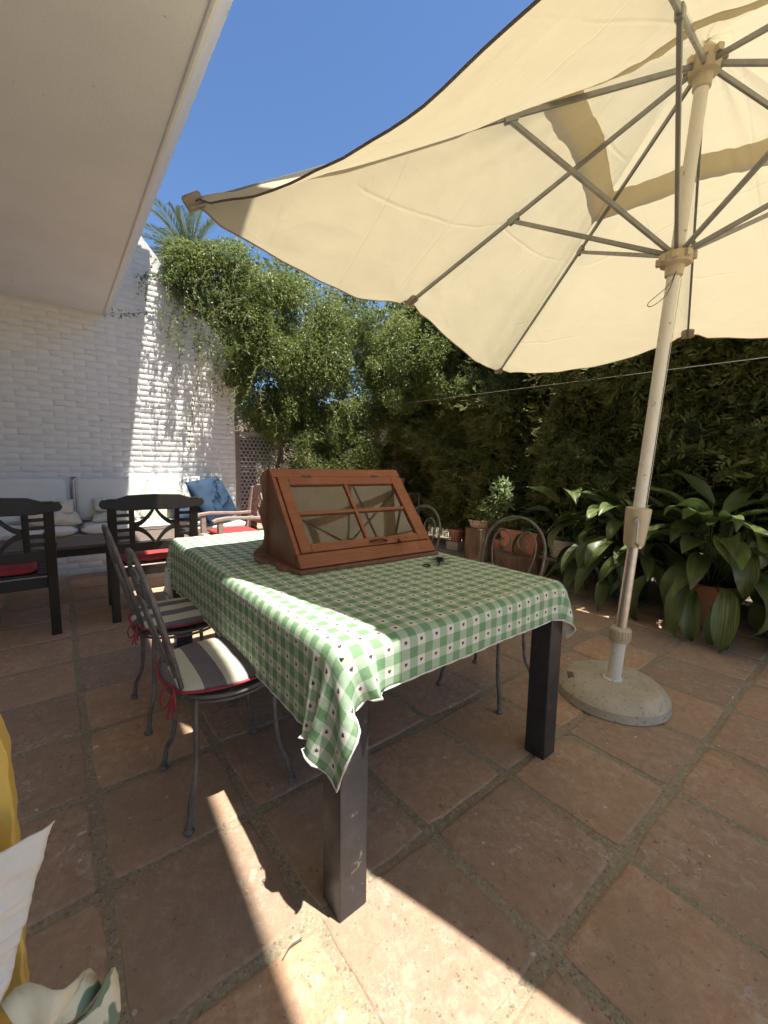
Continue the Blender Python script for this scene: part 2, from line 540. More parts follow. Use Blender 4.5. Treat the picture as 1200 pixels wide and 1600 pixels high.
class MB:
    def __init__(self):
        self.v = []
        self.f = []

    def add(self, vs, fs):
        o = len(self.v)
        self.v += [tuple(p) for p in vs]
        self.f += [tuple(i + o for i in f) for f in fs]
        return self

    def box(self, a, b):
        x0, y0, z0 = a
        x1, y1, z1 = b
        return self.add([(x0, y0, z0), (x1, y0, z0), (x1, y1, z0), (x0, y1, z0), (x0, y0, z1), (x1, y0, z1), (x1, y1, z1), (x0, y1, z1)],
                        [(0, 3, 2, 1), (4, 5, 6, 7), (0, 1, 5, 4), (1, 2, 6, 5), (2, 3, 7, 6), (3, 0, 4, 7)])

    def bar(self, p, q, w, h, up=(0, 0, 1)):
        """rectangular bar from p to q; w across, h along up"""
        p, q = Vector(p), Vector(q)
        d = (q - p).normalized()
        u = Vector(up)
        s = d.cross(u)
        if s.length < 1e-4:
            s = d.cross(Vector((0, 1, 0)))
        s.normalize()
        u = s.cross(d).normalized()
        vs = []
        for c in (p, q):
            for a, b in ((-1, -1), (1, -1), (1, 1), (-1, 1)):
                vs.append(c + s * (a * w / 2) + u * (b * h / 2))
        return self.add(vs, [(0, 1, 2, 3), (7, 6, 5, 4), (0, 4, 5, 1), (1, 5, 6, 2), (2, 6, 7, 3), (3, 7, 4, 0)])

    def tube(self, pts, r, n=8, closed=False, flat=None):
        pts = [Vector(p) for p in pts]
        N = len(pts)
        rs = r if isinstance(r, (list, tuple)) else [r] * N
        rings = []
        t0 = (pts[1] - pts[0]).normalized()
        u = t0.cross(Vector((0, 0, 1)))
        if u.length < 0.05:
            u = t0.cross(Vector((0, 1, 0)))
        u.normalize()
        for i in range(N):
            a = pts[(i - 1) % N] if (i > 0 or closed) else pts[0]
            b = pts[(i + 1) % N] if (i < N - 1 or closed) else pts[-1]
            t = (b - a).normalized()
            u = (u - t * u.dot(t)).normalized()
            w = t.cross(u)
            rings.append([pts[i] + (u * math.cos(2 * math.pi * k / n) + w * math.sin(2 * math.pi * k / n) * (flat or 1)) * rs[i] for k in range(n)])
        vs = [p for ring in rings for p in ring]
        fs = []
        for i in range(N if closed else N - 1):
            j = (i + 1) % N
            for k in range(n):
                fs.append((i * n + k, i * n + (k + 1) % n, j * n + (k + 1) % n, j * n + k))
        if not closed:
            fs.append(tuple(range(n - 1, -1, -1)))
            fs.append(tuple((N - 1) * n + k for k in range(n)))
        return self.add(vs, fs)

    def lathe(self, prof, n=32, c=(0, 0, 0), sx=1.0, sy=1.0, caps=True):
        vs = []
        for r, z in prof:
            for k in range(n):
                a = 2 * math.pi * k / n
                vs.append((c[0] + r * sx * math.cos(a), c[1] + r * sy * math.sin(a), c[2] + z))
        fs = []
        for i in range(len(prof) - 1):
            for k in range(n):
                fs.append((i * n + k, i * n + (k + 1) % n, (i + 1) * n + (k + 1) % n, (i + 1) * n + k))
        if caps:
            fs.append(tuple(range(n - 1, -1, -1)))
            fs.append(tuple((len(prof) - 1) * n + k for k in range(n)))
        return self.add(vs, fs)

    def prism(self, outline, axis, lo, hi):
        """outline of 2D points extruded along an axis ('x','y','z')"""
        def put(a, b, t):
            return {'x': (t, a, b), 'y': (a, t, b), 'z': (a, b, t)}[axis]
        n = len(outline)
        vs = [put(a, b, lo) for a, b in outline] + [put(a, b, hi) for a, b in outline]
        fs = [tuple(range(n - 1, -1, -1)), tuple(range(n, 2 * n))]
        fs += [(i, (i + 1) % n, (i + 1) % n + n, i + n) for i in range(n)]
        return self.add(vs, fs)

    def mesh(self, name, mat, bevel=0.0, segs=2, smooth=None, shift=(0, 0, 0)):
        me = bpy.data.meshes.new(name)
        s = shift
        me.from_pydata([(p[0] - s[0], p[1] - s[1], p[2] - s[2]) for p in self.v], [], self.f)
        bm = bmesh.new()
        bm.from_mesh(me)
        bmesh.ops.recalc_face_normals(bm, faces=bm.faces)
        if bevel:
            es = [e for e in bm.edges if len(e.link_faces) == 2 and e.calc_face_angle(0) > 0.5]
            bmesh.ops.bevel(bm, geom=es, offset=bevel, segments=segs, profile=0.5, affect='EDGES', clamp_overlap=True)
        bm.to_mesh(me)
        bm.free()
        me.materials.append(MAT[mat])
        if smooth is not None:
            me.polygons.foreach_set('use_smooth', np.ones(len(me.polygons), dtype=bool))
            me.set_sharp_from_angle(angle=R(smooth))
        return me

    def obj(self, name, mat, parent=None, bevel=0.0, segs=2, smooth=None, world=True, **kw):
        """world=True: verts are world coordinates and are moved into the parent's frame (parent unrotated)"""
        sh = (0, 0, 0)
        if parent is not None and world:
            sh = parent.location
            if parent.parent is not None:
                sh = parent.location + parent.parent.location
        return link(name, self.mesh(name, mat, bevel, segs, smooth, sh), parent, **kw)


def arc(c, r, a0, a1, n, plane='xz', rz=None):
    out = []
    for i in range(n + 1):
        a = a0 + (a1 - a0) * i / n
        x, y = r * math.cos(a), (rz or r) * math.sin(a)
        out.append({'xz': (c[0] + x, c[1], c[2] + y), 'yz': (c[0], c[1] + x, c[2] + y), 'xy': (c[0] + x, c[1] + y, c[2])}[plane])
    return out


def spline(pts, n=6):
    """Catmull-Rom through pts"""
    P = [Vector(p) for p in pts]
    P = [P[0] * 2 - P[1]] + P + [P[-1] * 2 - P[-2]]
    out = []
    for i in range(1, len(P) - 2):
        for k in range(n):
            t = k / n
            a, b, c, d = P[i - 1], P[i], P[i + 1], P[i + 2]
            out.append(0.5 * ((2 * b) + (c - a) * t + (2 * a - 5 * b + 4 * c - d) * t * t + (3 * b - a - 3 * c + d) * t ** 3))
    out.append(P[-2])
    return out


def copy_tree(o, parent=None):
    c = o.copy()
    COL.objects.link(c)
    c.parent = parent
    for ch in o.children:
        copy_tree(ch, c)
    return c


def pillow_mesh(name, mat, w, d, h, n=22, pw=2.6, wrinkle=0.012, seed=0):
    """cushion: w along x, d along y, h thick along z, centred"""
    vs, fs = [], []
    for side in (1, -1):
        for j in range(n + 1):
            for i in range(n + 1):
                u, v_ = 2 * i / n - 1, 2 * j / n - 1
                pin = 1 - 0.07 * (abs(u) ** 2) * (1 - abs(v_) ** 2)
                pin2 = 1 - 0.07 * (abs(v_) ** 2) * (1 - abs(u) ** 2)
                prof = max(0.0, (1 - abs(u) ** pw)) ** 0.5 * max(0.0, (1 - abs(v_) ** pw)) ** 0.5
                nz = mnoise.noise(Vector((u * 2.2 + seed, v_ * 2.2, side * 3 + seed)))
                z = side * (h / 2 * prof + wrinkle * nz * prof)
                vs.append((u * w / 2 * pin2, v_ * d / 2 * pin, z))
    m1 = (n + 1) ** 2
    for j in range(n):
        for i in range(n):
            a = j * (n + 1) + i
            fs.append((a, a + 1, a + n + 2, a + n + 1))
            fs.append((m1 + a, m1 + a + n + 1, m1 + a + n + 2, m1 + a + 1))
    me = bpy.data.meshes.new(name)
    me.from_pydata(vs, [], fs)
    bm = bmesh.new()
    bm.from_mesh(me)
    bmesh.ops.remove_doubles(bm, verts=bm.verts, dist=0.0004)
    bmesh.ops.recalc_face_normals(bm, faces=bm.faces)
    bm.to_mesh(me)
    bm.free()
    me.polygons.foreach_set('use_smooth', np.ones(len(me.polygons), dtype=bool))
    me.materials.append(MAT[mat])
    return me


def unit(a):
    return a / np.maximum(np.linalg.norm(a, axis=-1, keepdims=True), 1e-9)


def leaves(c, d, nrm, L, W, fold=0.15):
    """rhombic leaves: centre-base c, axis d, normal nrm, lengths L, widths W -> verts, quads"""
    d = unit(d)
    s = unit(np.cross(d, nrm))
    nn = np.cross(s, d)
    L = L[:, None]
    W = W[:, None]
    tip = c + d * L - nn * L * 0.12
    mid = c + d * L * 0.45 + nn * W * fold
    v = np.stack([c, mid + s * W / 2, tip, mid - s * W / 2], 1).reshape(-1, 3)
    q = np.arange(len(c) * 4).reshape(-1, 4)
    return v, q

# ================================================================== THE SETTING
# ---- ground beyond and terrace floor
g = MB().add([(-400, -400, -0.06), (400, -400, -0.06), (400, 400, -0.06), (-400, 400, -0.06)], [(0, 1, 2, 3)]).obj('ground', 'soil')
g['kind'] = 'structure'
floor = MB().box((-3.0, -1.315, -0.055), (4.80, 6.2, -0.0042)).obj('terrace_floor', 'cement_grout')
floor['kind'] = 'structure'
bounce_slab = MB().box((-3.0, -9.0, -0.05), (6.2, -1.32, 0.0)).obj('bounce_slab', 'concrete')  # unseen pale slab behind the camera, added to bounce sunlight into the shade
bounce_slab['kind'] = 'structure'
PIT = 0.42824
X0, Y0 = 0.9035, 0.4267


def tile_mesh(k):
    rr = random.Random(k)
    half = PIT / 2 - 0.015
    pts = []
    for s in range(4):
        for j in range(5):
            t = -1 + 2 * j / 5
            jit = rr.uniform(-0.003, 0.002)
            if j == 0:
                e = half - rr.uniform(0.002, 0.009)
                p = (-e, -e)
            else:
                p = (t * half, -(half + jit))
            a = s * math.pi / 2
            pts.append((p[0] * math.cos(a) - p[1] * math.sin(a), p[0] * math.sin(a) + p[1] * math.cos(a)))
    n = len(pts)
    vs, fs = [], []
    for sc, z in ((1.0, -0.03), (1.0, -0.0035), (0.98, -0.0006), (0.94, 0.0)):
        vs += [(x * sc, y * sc, z + (rr.uniform(-0.0008, 0.0008) if z > -0.02 else 0)) for x, y in pts]
    for lvl in range(3):
        for i in range(n):
            fs.append((lvl * n + i, lvl * n + (i + 1) % n, (lvl + 1) * n + (i + 1) % n, (lvl + 1) * n + i))
    vs.append((rr.uniform(-.05, .05), rr.uniform(-.05, .05), 0.0012))
    for i in range(n):
        fs.append((3 * n + i, 3 * n + (i + 1) % n, 4 * n))
    me = bpy.data.meshes.new('tile')
    me.from_pydata(vs, [], fs)
    me.materials.append(MAT['terracotta_tile'])
    me.polygons.foreach_set('use_smooth', np.ones(len(fs), dtype=bool))
    me.set_sharp_from_angle(angle=R(40))
    return me


TILES = [tile_mesh(k) for k in range(8)]
for i in range(-7, 9):
    for j in range(-4, 13):
        x, y = X0 + (i + 0.5) * PIT, Y0 + (j + 0.5) * PIT
        link('tile', random.choice(TILES), floor, (x + random.uniform(-.004, .004), y + random.uniform(-.004, .004), random.uniform(-.0018, .0018)),
             (random.uniform(-.003, .003), random.uniform(-.003, .003), random.choice((0, 1, 2, 3)) * math.pi / 2 + random.uniform(-.012, .012)))

# ---- house: soffit of the overhang, wall it grows from, upper storey and eaves that throw the long shadow
house = thing('house', 'white plastered house overhang jutting out above the terrace at upper left', 'house', (-2.6, 1.5, 0))
MB().prism([(-2.75, 2.85), (0.565, 2.85), (0.675, 3.05), (0.675, 3.32), (-2.75, 3.32)], 'y', -3.0, 5.845).obj('overhang', 'white_plaster', house, bevel=0.012)
MB().tube([(0.545, -2.99, 2.848), (0.545, 5.84, 2.848)], 0.012, 8).obj('drip_bead', 'white_plaster', house, smooth=40)
MB().box((-2.9, -3.0, 0), (-2.6, 5.84, 2.86)).obj('wall', 'white_plaster', house)
MB().box((-2.9, -2.9, 3.31), (0.1, 5.7, 4.56)).obj('upper_wall', 'white_plaster', house)
MB().prism([(-2.9, -2.9), (0.80, -2.9), (1.165, 5.55), (-2.9, 5.55)], 'z', 4.55, 4.72).obj('roof', 'roof_tile', house, bevel=0.01)

# ---- white painted brick wall with raked top
BW, BH, BT = 0.207, 0.066, 0.05
WALL_Y = 5.85


def brick_mesh(k, w, name='brick', mat='white_brick', proud=0.0045):
    rr = random.Random(100 + k)
    vs = []
    g_ = 0.0048
    x0, x1, z0, z1 = -w / 2 + g_, w / 2 - g_, -BH / 2 + g_ * .8, BH / 2 - g_ * .8
    for y, ins in ((0.02, 0.0), (-proud + 0.005, 0.0), (-proud, 0.007)):
        for x, z in ((x0 + ins, z0 + ins), (x1 - ins, z0 + ins), (x1 - ins, z1 - ins), (x0 + ins, z1 - ins)):
            vs.append((x + rr.uniform(-.003, .003), y + rr.uniform(-.001, .001), z + rr.uniform(-.0015, .0015)))
    fs = []
    for l in range(2):
        for i in range(4):
            fs.append((l * 4 + i, l * 4 + (i + 1) % 4, (l + 1) * 4 + (i + 1) % 4, (l + 1) * 4 + i))
    fs.append((8, 9, 10, 11))
    me = bpy.data.meshes.new(name)
    me.from_pydata(vs, [], fs)
    me.materials.append(MAT[mat])
    me.polygons.foreach_set('use_smooth', np.ones(len(fs), dtype=bool))
    me.set_sharp_from_angle(angle=R(55))
    return me


FULL = [brick_mesh(k, BW) for k in range(8)]
HALF = [brick_mesh(50 + k, BW / 2) for k in range(3)]
wall = thing('brick_wall', 'white painted brick wall with raked top behind the built-in bench', 'wall', (0, WALL_Y, 0))
OUT = [(-2.6, -0.03), (2.0, -0.03), (2.0, 2.62), (0.74, 4.09), (-2.6, 4.09)]
MB().prism(OUT, 'y', WALL_Y + 0.003, WALL_Y + 0.25).obj('masonry', 'white_mortar', wall)
slope = lambda x: 4.09 if x < 0.74 else 4.09 - (x - 0.74) * (1.47 / 1.26)
rest = []
cnt = 0
row = 0
z = BH / 2 + 0.005
while z < 4.05:
    off = (row % 2) * BW / 2
    x = 2.0 - BW / 2 + off
    while x > -2.5:
        w, cx = BW, x
        if x + BW / 2 > 2.001:
            w, cx = BW / 2, x - BW / 4
        if z + BH / 2 <= slope(cx + w / 2) + 0.004:
            seen = z > 1.0 and cx > -0.62 and z < 2.85 + max(0, (cx - 0.45)) * 4
            me = random.choice(HALF if w < BW * .9 else FULL)
            if seen and cnt < 300:
                link('brick', me, wall, (cx, random.uniform(-.0015, .0015), z), (0, random.uniform(-.008, .008), 0))
                cnt += 1
            else:
                rest.append((me, cx, z))
        x -= BW
    z += BH
    row += 1
bm = bmesh.new()
for me, cx, z in rest:
    k = len(bm.verts)
    bm.from_mesh(me)
    bm.verts.ensure_lookup_table()
    bmesh.ops.translate(bm, verts=bm.verts[k:], vec=(cx, 0, z))
me = bpy.data.meshes.new('brickwork')
bm.to_mesh(me)
bm.free()
me.materials.append(MAT['white_brick'])
o = link('brickwork', me, wall)
o['kind'] = 'stuff'

# ---- built-in bench: brick base, board, cushions are things of their own
bench = thing('built_in_bench', 'low white brick bench built along the foot of the wall', 'bench', (0.2, 5.55, 0))
MB().box((-2.55, 5.303, -0.02), (1.98, 5.855, 0.385)).obj('base', 'white_mortar', bench)
MB().box((-2.55, 5.275, 0.386), (1.985, 5.85, 0.415)).obj('seat_board', 'white_plaster', bench, bevel=0.006)
for row in range(6):
    x = -1.3 + (row % 2) * BW / 2
    while x < 1.9:
        o = link('brick', random.choice(FULL), bench, (x - 0.2, 5.30 - 5.55, 0.002 + BH / 2 + row * BH * 0.965), None, (1, 1, 0.965))
        x += BW


def box_cushion(name, x0, x1, y0, y1, z0, z1, mat, label, cat, tilt=0.0, group=None):
    cx, cy = (x0 + x1) / 2, (y0 + y1) / 2
    n = 14
    mb = MB()
    me = pillow_mesh(name, mat, x1 - x0, y1 - y0, z1 - z0, 24, 9, 0.006, seed=x0 * 7)
    o = link(name, me, None, (cx, cy, (z0 + z1) / 2), (tilt, 0, 0))
    # piping runs round the middle of the edge as one welt
    w, d = (x1 - x0) / 2 * 0.99, (y1 - y0) / 2 * 0.99
    loop = []
    for a in range(40):
        t = a / 40 * 2 * math.pi
        c, s = math.cos(t), math.sin(t)
        loop.append((w * math.copysign(abs(c) ** 0.16, c), d * math.copysign(abs(s) ** 0.16, s), 0.0))
    MB().tube(loop, 0.006, 6, closed=True).obj('piping', mat, o, smooth=60, world=False)
    return tag(o, label, cat, group)


box_cushion('seat_cushion', -1.10, 0.165, 5.27, 5.70, 0.415, 0.525, 'white_canvas',
            'white canvas seat pad on the bench, left of the seam near the first dark armchair', 'cushion')
box_cushion('seat_cushion', 0.185, 1.42, 5.27, 5.70, 0.415, 0.525, 'white_canvas',
            'white canvas seat pad on the bench behind the middle dark armchair', 'cushion')


def back_cushion(x0, x1, label):
    me = pillow_mesh('back_cushion', 'white_canvas', x1 - x0, 0.49, 0.12, 24, 10, 0.006, seed=x1 * 5)
    o = link('back_cushion', me, None, ((x0 + x1) / 2, 5.745, 0.77), (R(84), 0, 0))
    w, d = (x1 - x0) / 2 * 0.985, 0.24
    loop = []
    for a in range(40):
        t = a / 40 * 2 * math.pi
        c, s = math.cos(t), math.sin(t)
        loop.append((w * math.copysign(abs(c) ** 0.16, c), d * math.copysign(abs(s) ** 0.16, s), 0.045))
    MB().tube(loop, 0.006, 6, closed=True).obj('piping', 'white_canvas', o, smooth=60, world=False)
    return tag(o, label, 'cushion')


back_cushion(-1.10, 0.125, 'white canvas back cushion leaning on the brick wall, cut by the left picture edge')
back_cushion(0.15, 1.50, 'white canvas back cushion leaning on the brick wall, half in dappled sun')


def soft(name, mat, size, loc, rot, label, cat='pillow', seed=0, wr=0.02, pw=2.4):
    o = link(name, pillow_mesh(name, mat, *size, 22, pw, wr, seed), None, loc, rot)
    return tag(o, label, cat)


soft('pillow', 'beige_fabric', (0.46, 0.34, 0.15), (-0.03, 5.50, 0.60), (R(14), R(6), 0.1), 'crumpled beige pillow on the bench beside the first dark armchair', seed=1, wr=0.05)
soft('pillow', 'beige_fabric', (0.34, 0.26, 0.10), (-0.02, 5.56, 0.69), (R(28), R(-8), -0.15), 'smaller beige pillow lying on top of the crumpled beige one', seed=2, wr=0.05)
soft('pillow', 'cream_fabric', (0.44, 0.30, 0.13), (0.52, 5.52, 0.59), (R(10), R(-4), -0.1), 'pale cream folded pillow on the bench seen left of the middle chair back', seed=3, wr=0.05)
soft('pillow', 'cream_fabric', (0.42, 0.26, 0.12), (0.53, 5.58, 0.70), (R(25), R(5), 0.05), 'pale cream pillow lying on top of the cream folded one', seed=4, wr=0.05)
soft('pillow', 'cream_fabric', (0.46, 0.46, 0.16), (1.02, 5.58, 0.70), (R(68), R(20), 0.1), 'off-white pillow seen through the lattice back of the middle armchair', seed=5)
soft('pillow', 'blue_fabric', (0.62, 0.58, 0.22), (1.58, 5.50, 0.73), (R(62), R(-6), R(38)), 'large blue cushion in dappled light at the right end of the bench', seed=6, wr=0.03, pw=2.8)
soft('pillow', 'blue_fabric', (0.46, 0.40, 0.16), (1.28, 5.42, 0.62), (R(40), R(10), 0.3), 'small blue cushion lying half under the large blue one', seed=7, wr=0.03)

# ---- honeycomb lattice panel, brick pier and post at the end of the wall
lat = thing('lattice_panel', 'grey honeycomb lattice panel standing past the end of the white wall', 'lattice', (2.45, 6.15, 0))
mb = MB()
hx_, r_ = 0.062, 0.036
seen_e = set()
for rw in range(24):
    for cl in range(10):
        cx = 2.20 + cl * hx_ + (rw % 2) * hx_ / 2
        cz = 0.55 + rw * r_ * 1.5
        if cx > 2.76 or cz > 1.62:
            continue
        ring = [(cx + r_ * math.sin(a), 6.15, cz + r_ * math.cos(a)) for a in [k * math.pi / 3 for k in range(6)]]
        for k in range(6):
            a, b = ring[k], ring[(k + 1) % 6]
            key = tuple(sorted(((round(a[0], 3), round(a[2], 3)), (round(b[0], 3), round(b[2], 3)))))
            if key in seen_e:
                continue
            seen_e.add(key)
            mb.bar(a, b, 0.014, 0.011, (0, 1, 0))
mb.obj('mesh', 'grey_lattice', lat)['kind'] = 'stuff'
MB().box((2.16, 6.13, 1.615), (2.80, 6.175, 1.66)).obj('top_rail', 'grey_lattice', lat, bevel=0.004)
MB().box((2.10, 6.12, -0.03), (2.165, 6.185, 1.66)).obj('post', 'weathered_wood', lat, bevel=0.004)
MB().box((2.79, 6.12, -0.03), (2.85, 6.185, 1.62)).obj('post', 'weathered_wood', lat, bevel=0.004)
pier = thing('brick_pier', 'stack of bare dark red bricks behind the honeycomb lattice', 'pier', (2.34, 6.32, 0))
for row in range(22):
    for k in range(1):
        MB().box((-0.12, -0.06, row * 0.072), (0.12, 0.06, row * 0.072 + 0.062)).obj('brick', 'red_brick', pier, bevel=0.004, segs=1, world=False,
                                                                                  rot=(0, 0, random.uniform(-.06, .06)))
# ================================================================== FURNITURE
# ---- dining table
TX0, TX1, TY0, TY1, TZ = 0.512, 1.600, 0.797, 2.70, 0.742
table = thing('dining_table', 'dark metal dining table with square legs under the gingham cloth', 'table', ((TX0 + TX1) / 2, (TY0 + TY1) / 2, 0))
MB().box((TX0 + .008, TY0 + .008, TZ - 0.03), (TX1 - .008, TY1 - .008, TZ - 0.012)).obj('table_top', 'table_metal', table, bevel=0.003)
LG = 0.088
for x in (TX0 + 0.006, TX1 - LG - 0.006):
    for y in (TY0 + 0.006, TY1 - LG - 0.006):
        MB().box((x, y, 0.001), (x + LG, y + LG, TZ - 0.031)).obj('leg', 'table_metal', table, bevel=0.004)
for a, b in (((TX0 + .10, TY0 + .03), (TX1 - .10, TY0 + .055)), ((TX0 + .10, TY1 - .055), (TX1 - .10, TY1 - .03)),
             ((TX0 + .03, TY0 + .10), (TX0 + .055, TY1 - .10)), ((TX1 - .055, TY0 + .10), (TX1 - .03, TY1 - .10))):
    MB().box((a[0], a[1], TZ - 0.085), (b[0], b[1], TZ - 0.0305)).obj('apron', 'table_metal', table, bevel=0.002)


# ---- tablecloth: position based cloth draped over the table block
def drape():
    h = 0.0235
    cx0, cx1, cy0, cy1 = TX0 - 0.250, TX1 + 0.135, TY0 - 0.122, TY1 + 0.21
    nx, ny = int(round((cx1 - cx0) / h)) + 1, int(round((cy1 - cy0) / h)) + 1
    xs, ys = np.linspace(cx0, cx1, nx), np.linspace(cy0, cy1, ny)
    P = np.zeros((ny, nx, 3))
    P[..., 0], P[..., 1] = np.meshgrid(xs, ys)
    rest = P.copy()
    r_ = np.random.default_rng(5)
    P[..., 2] = TZ + 0.006 + r_.uniform(0, 0.004, (ny, nx))
    inside = (rest[..., 0] > TX0 + .03) & (rest[..., 0] < TX1 - .03) & (rest[..., 1] > TY0 + .03) & (rest[..., 1] < TY1 - .03)
    W = np.where(inside, 0.0, 1.0)[..., None]
    Q = P.copy()
    hx, hy = xs[1] - xs[0], ys[1] - ys[0]
    dg = math.hypot(hx, hy)
    cons = []
    for st in (0, 1):
        cons.append(((slice(None), slice(st, nx - 1, 2)), (slice(None), slice(st + 1, nx, 2)), hx, 1.0))
        cons.append(((slice(st, ny - 1, 2), slice(None)), (slice(st + 1, ny, 2), slice(None)), hy, 1.0))
    for st in (0, 1):
        cons.append(((slice(st, ny - 1, 2), slice(0, nx - 1)), (slice(st + 1, ny, 2), slice(1, nx)), dg, 0.35))
        cons.append(((slice(st, ny - 1, 2), slice(1, nx)), (slice(st + 1, ny, 2), slice(0, nx - 1)), dg, 0.35))
    for st in (0, 2):
        cons.append(((slice(None), slice(st, nx - 2, 4)), (slice(None), slice(st + 2, nx, 4)), 2 * hx, 0.22))
        cons.append(((slice(st, ny - 2, 4), slice(None)), (slice(st + 2, ny, 4), slice(None)), 2 * hy, 0.22))
    C = np.array([(TX0 + TX1) / 2, (TY0 + TY1) / 2])
    Hs = np.array([(TX1 - TX0) / 2, (TY1 - TY0) / 2])
    rad, off = 0.014, 0.006
    wind = np.array([-0.15, -0.25, 0])

    def collide():
        d = P[..., :2] - C
        q = np.abs(d) - (Hs - rad)
        qz = P[..., 2] - (TZ - rad)
        q3 = np.concatenate([q, qz[..., None]], -1)
        mx_ = q3.max(-1)
        out = np.maximum(q3, 0)
        ln = np.linalg.norm(out, axis=-1)
        sd = ln + np.minimum(mx_, 0) - rad - off
        hit = sd < 0
        if not hit.any():
            return
        sg = np.concatenate([np.sign(d), np.ones_like(qz)[..., None]], -1)
        k = q3.argmax(-1)
        nin = np.eye(3)[k]
        nrm = np.where((ln > 1e-6)[..., None], out / np.maximum(ln, 1e-6)[..., None], nin) * sg
        P[hit] -= (nrm * sd[..., None])[hit]
        # friction on the table
        Q[hit] = Q[hit] * 0.35 + P[hit] * 0.65

    dt = 1 / 60
    for step in range(190):
        vel = (P - Q) * 0.965
        Q = P.copy()
        jig = r_.normal(0, 0.0006, P.shape) if step < 110 else 0
        P = P + (vel + np.array([0, 0, -9.8]) * dt * dt * 0.6 + wind * dt * dt * (step < 60) + jig) * W
        for it in range(5):
            for A_, B_, L0, k in cons:
                a, b = P[A_], P[B_]
                n = min(a.shape[0], b.shape[0]), min(a.shape[1], b.shape[1])
                a, b = a[:n[0], :n[1]], b[:n[0], :n[1]]
                wa, wb = W[A_][:n[0], :n[1]], W[B_][:n[0], :n[1]]
                dv = b - a
                ln = np.linalg.norm(dv, axis=-1, keepdims=True) + 1e-9
                ws = wa + wb
                cor = dv * ((ln - L0) / ln) * k / np.maximum(ws, 1e-6) * (ws > 0)
                a += cor * wa
                b -= cor * wb
            collide()
    return P, rest, nx, ny


P, rest, nx, ny = drape()
# gentle creases on the flat top
for j in range(ny):
    for i in range(nx):
        p = rest[j, i]
        P[j, i, 2] += 0.0036 * mnoise.noise(Vector((p[0] * 4, p[1] * 4, 0))) + 0.0012 * mnoise.noise(Vector((p[0] * 16, p[1] * 9, 4)))
idx = np.arange(nx * ny).reshape(ny, nx)
quads = np.stack([idx[:-1, :-1], idx[:-1, 1:], idx[1:, 1:], idx[1:, :-1]], -1).reshape(-1, 4)
cc = np.array([(TX0 + TX1) / 2, (TY0 + TY1) / 2, TZ])
me = fast_mesh('tablecloth', P.reshape(-1, 3) - cc, quads, 'gingham', smooth=True)
me.materials.append(MAT['cloth_backing'])
uvl = me.uv_layers.new(name='UVMap')
ruv = rest.reshape(-1, 3)[quads.reshape(-1)][:, :2]
uvl.data.foreach_set('uv', np.ascontiguousarray(ruv, dtype=np.float32).ravel())
cloth = tag(link('tablecloth', me, None, cc), 'green and white gingham tablecloth with small hearts draped over the table', 'tablecloth')
ss = cloth.modifiers.new('subdivision', 'SUBSURF')
ss.levels = ss.render_levels = 1
so = cloth.modifiers.new('thickness', 'SOLIDIFY')
so.thickness = 0.0016
so.offset = -1
so.material_offset = 1
so.material_offset_rim = 1
# stitched white edge follows the hem
rim = [P[0, i] for i in range(nx)] + [P[j, nx - 1] for j in range(1, ny)] + [P[ny - 1, i] for i in range(nx - 2, -1, -1)] + [P[j, 0] for j in range(ny - 2, 0, -1)]
rim = [Vector(p) - Vector(cc) for p in rim]
MB().tube(rim, [0.0028 + 0.0011 * math.sin(i * 1.9) for i in range(len(rim))], 6, closed=True).obj('hem', 'cloth_backing', cloth, smooth=70, world=False)


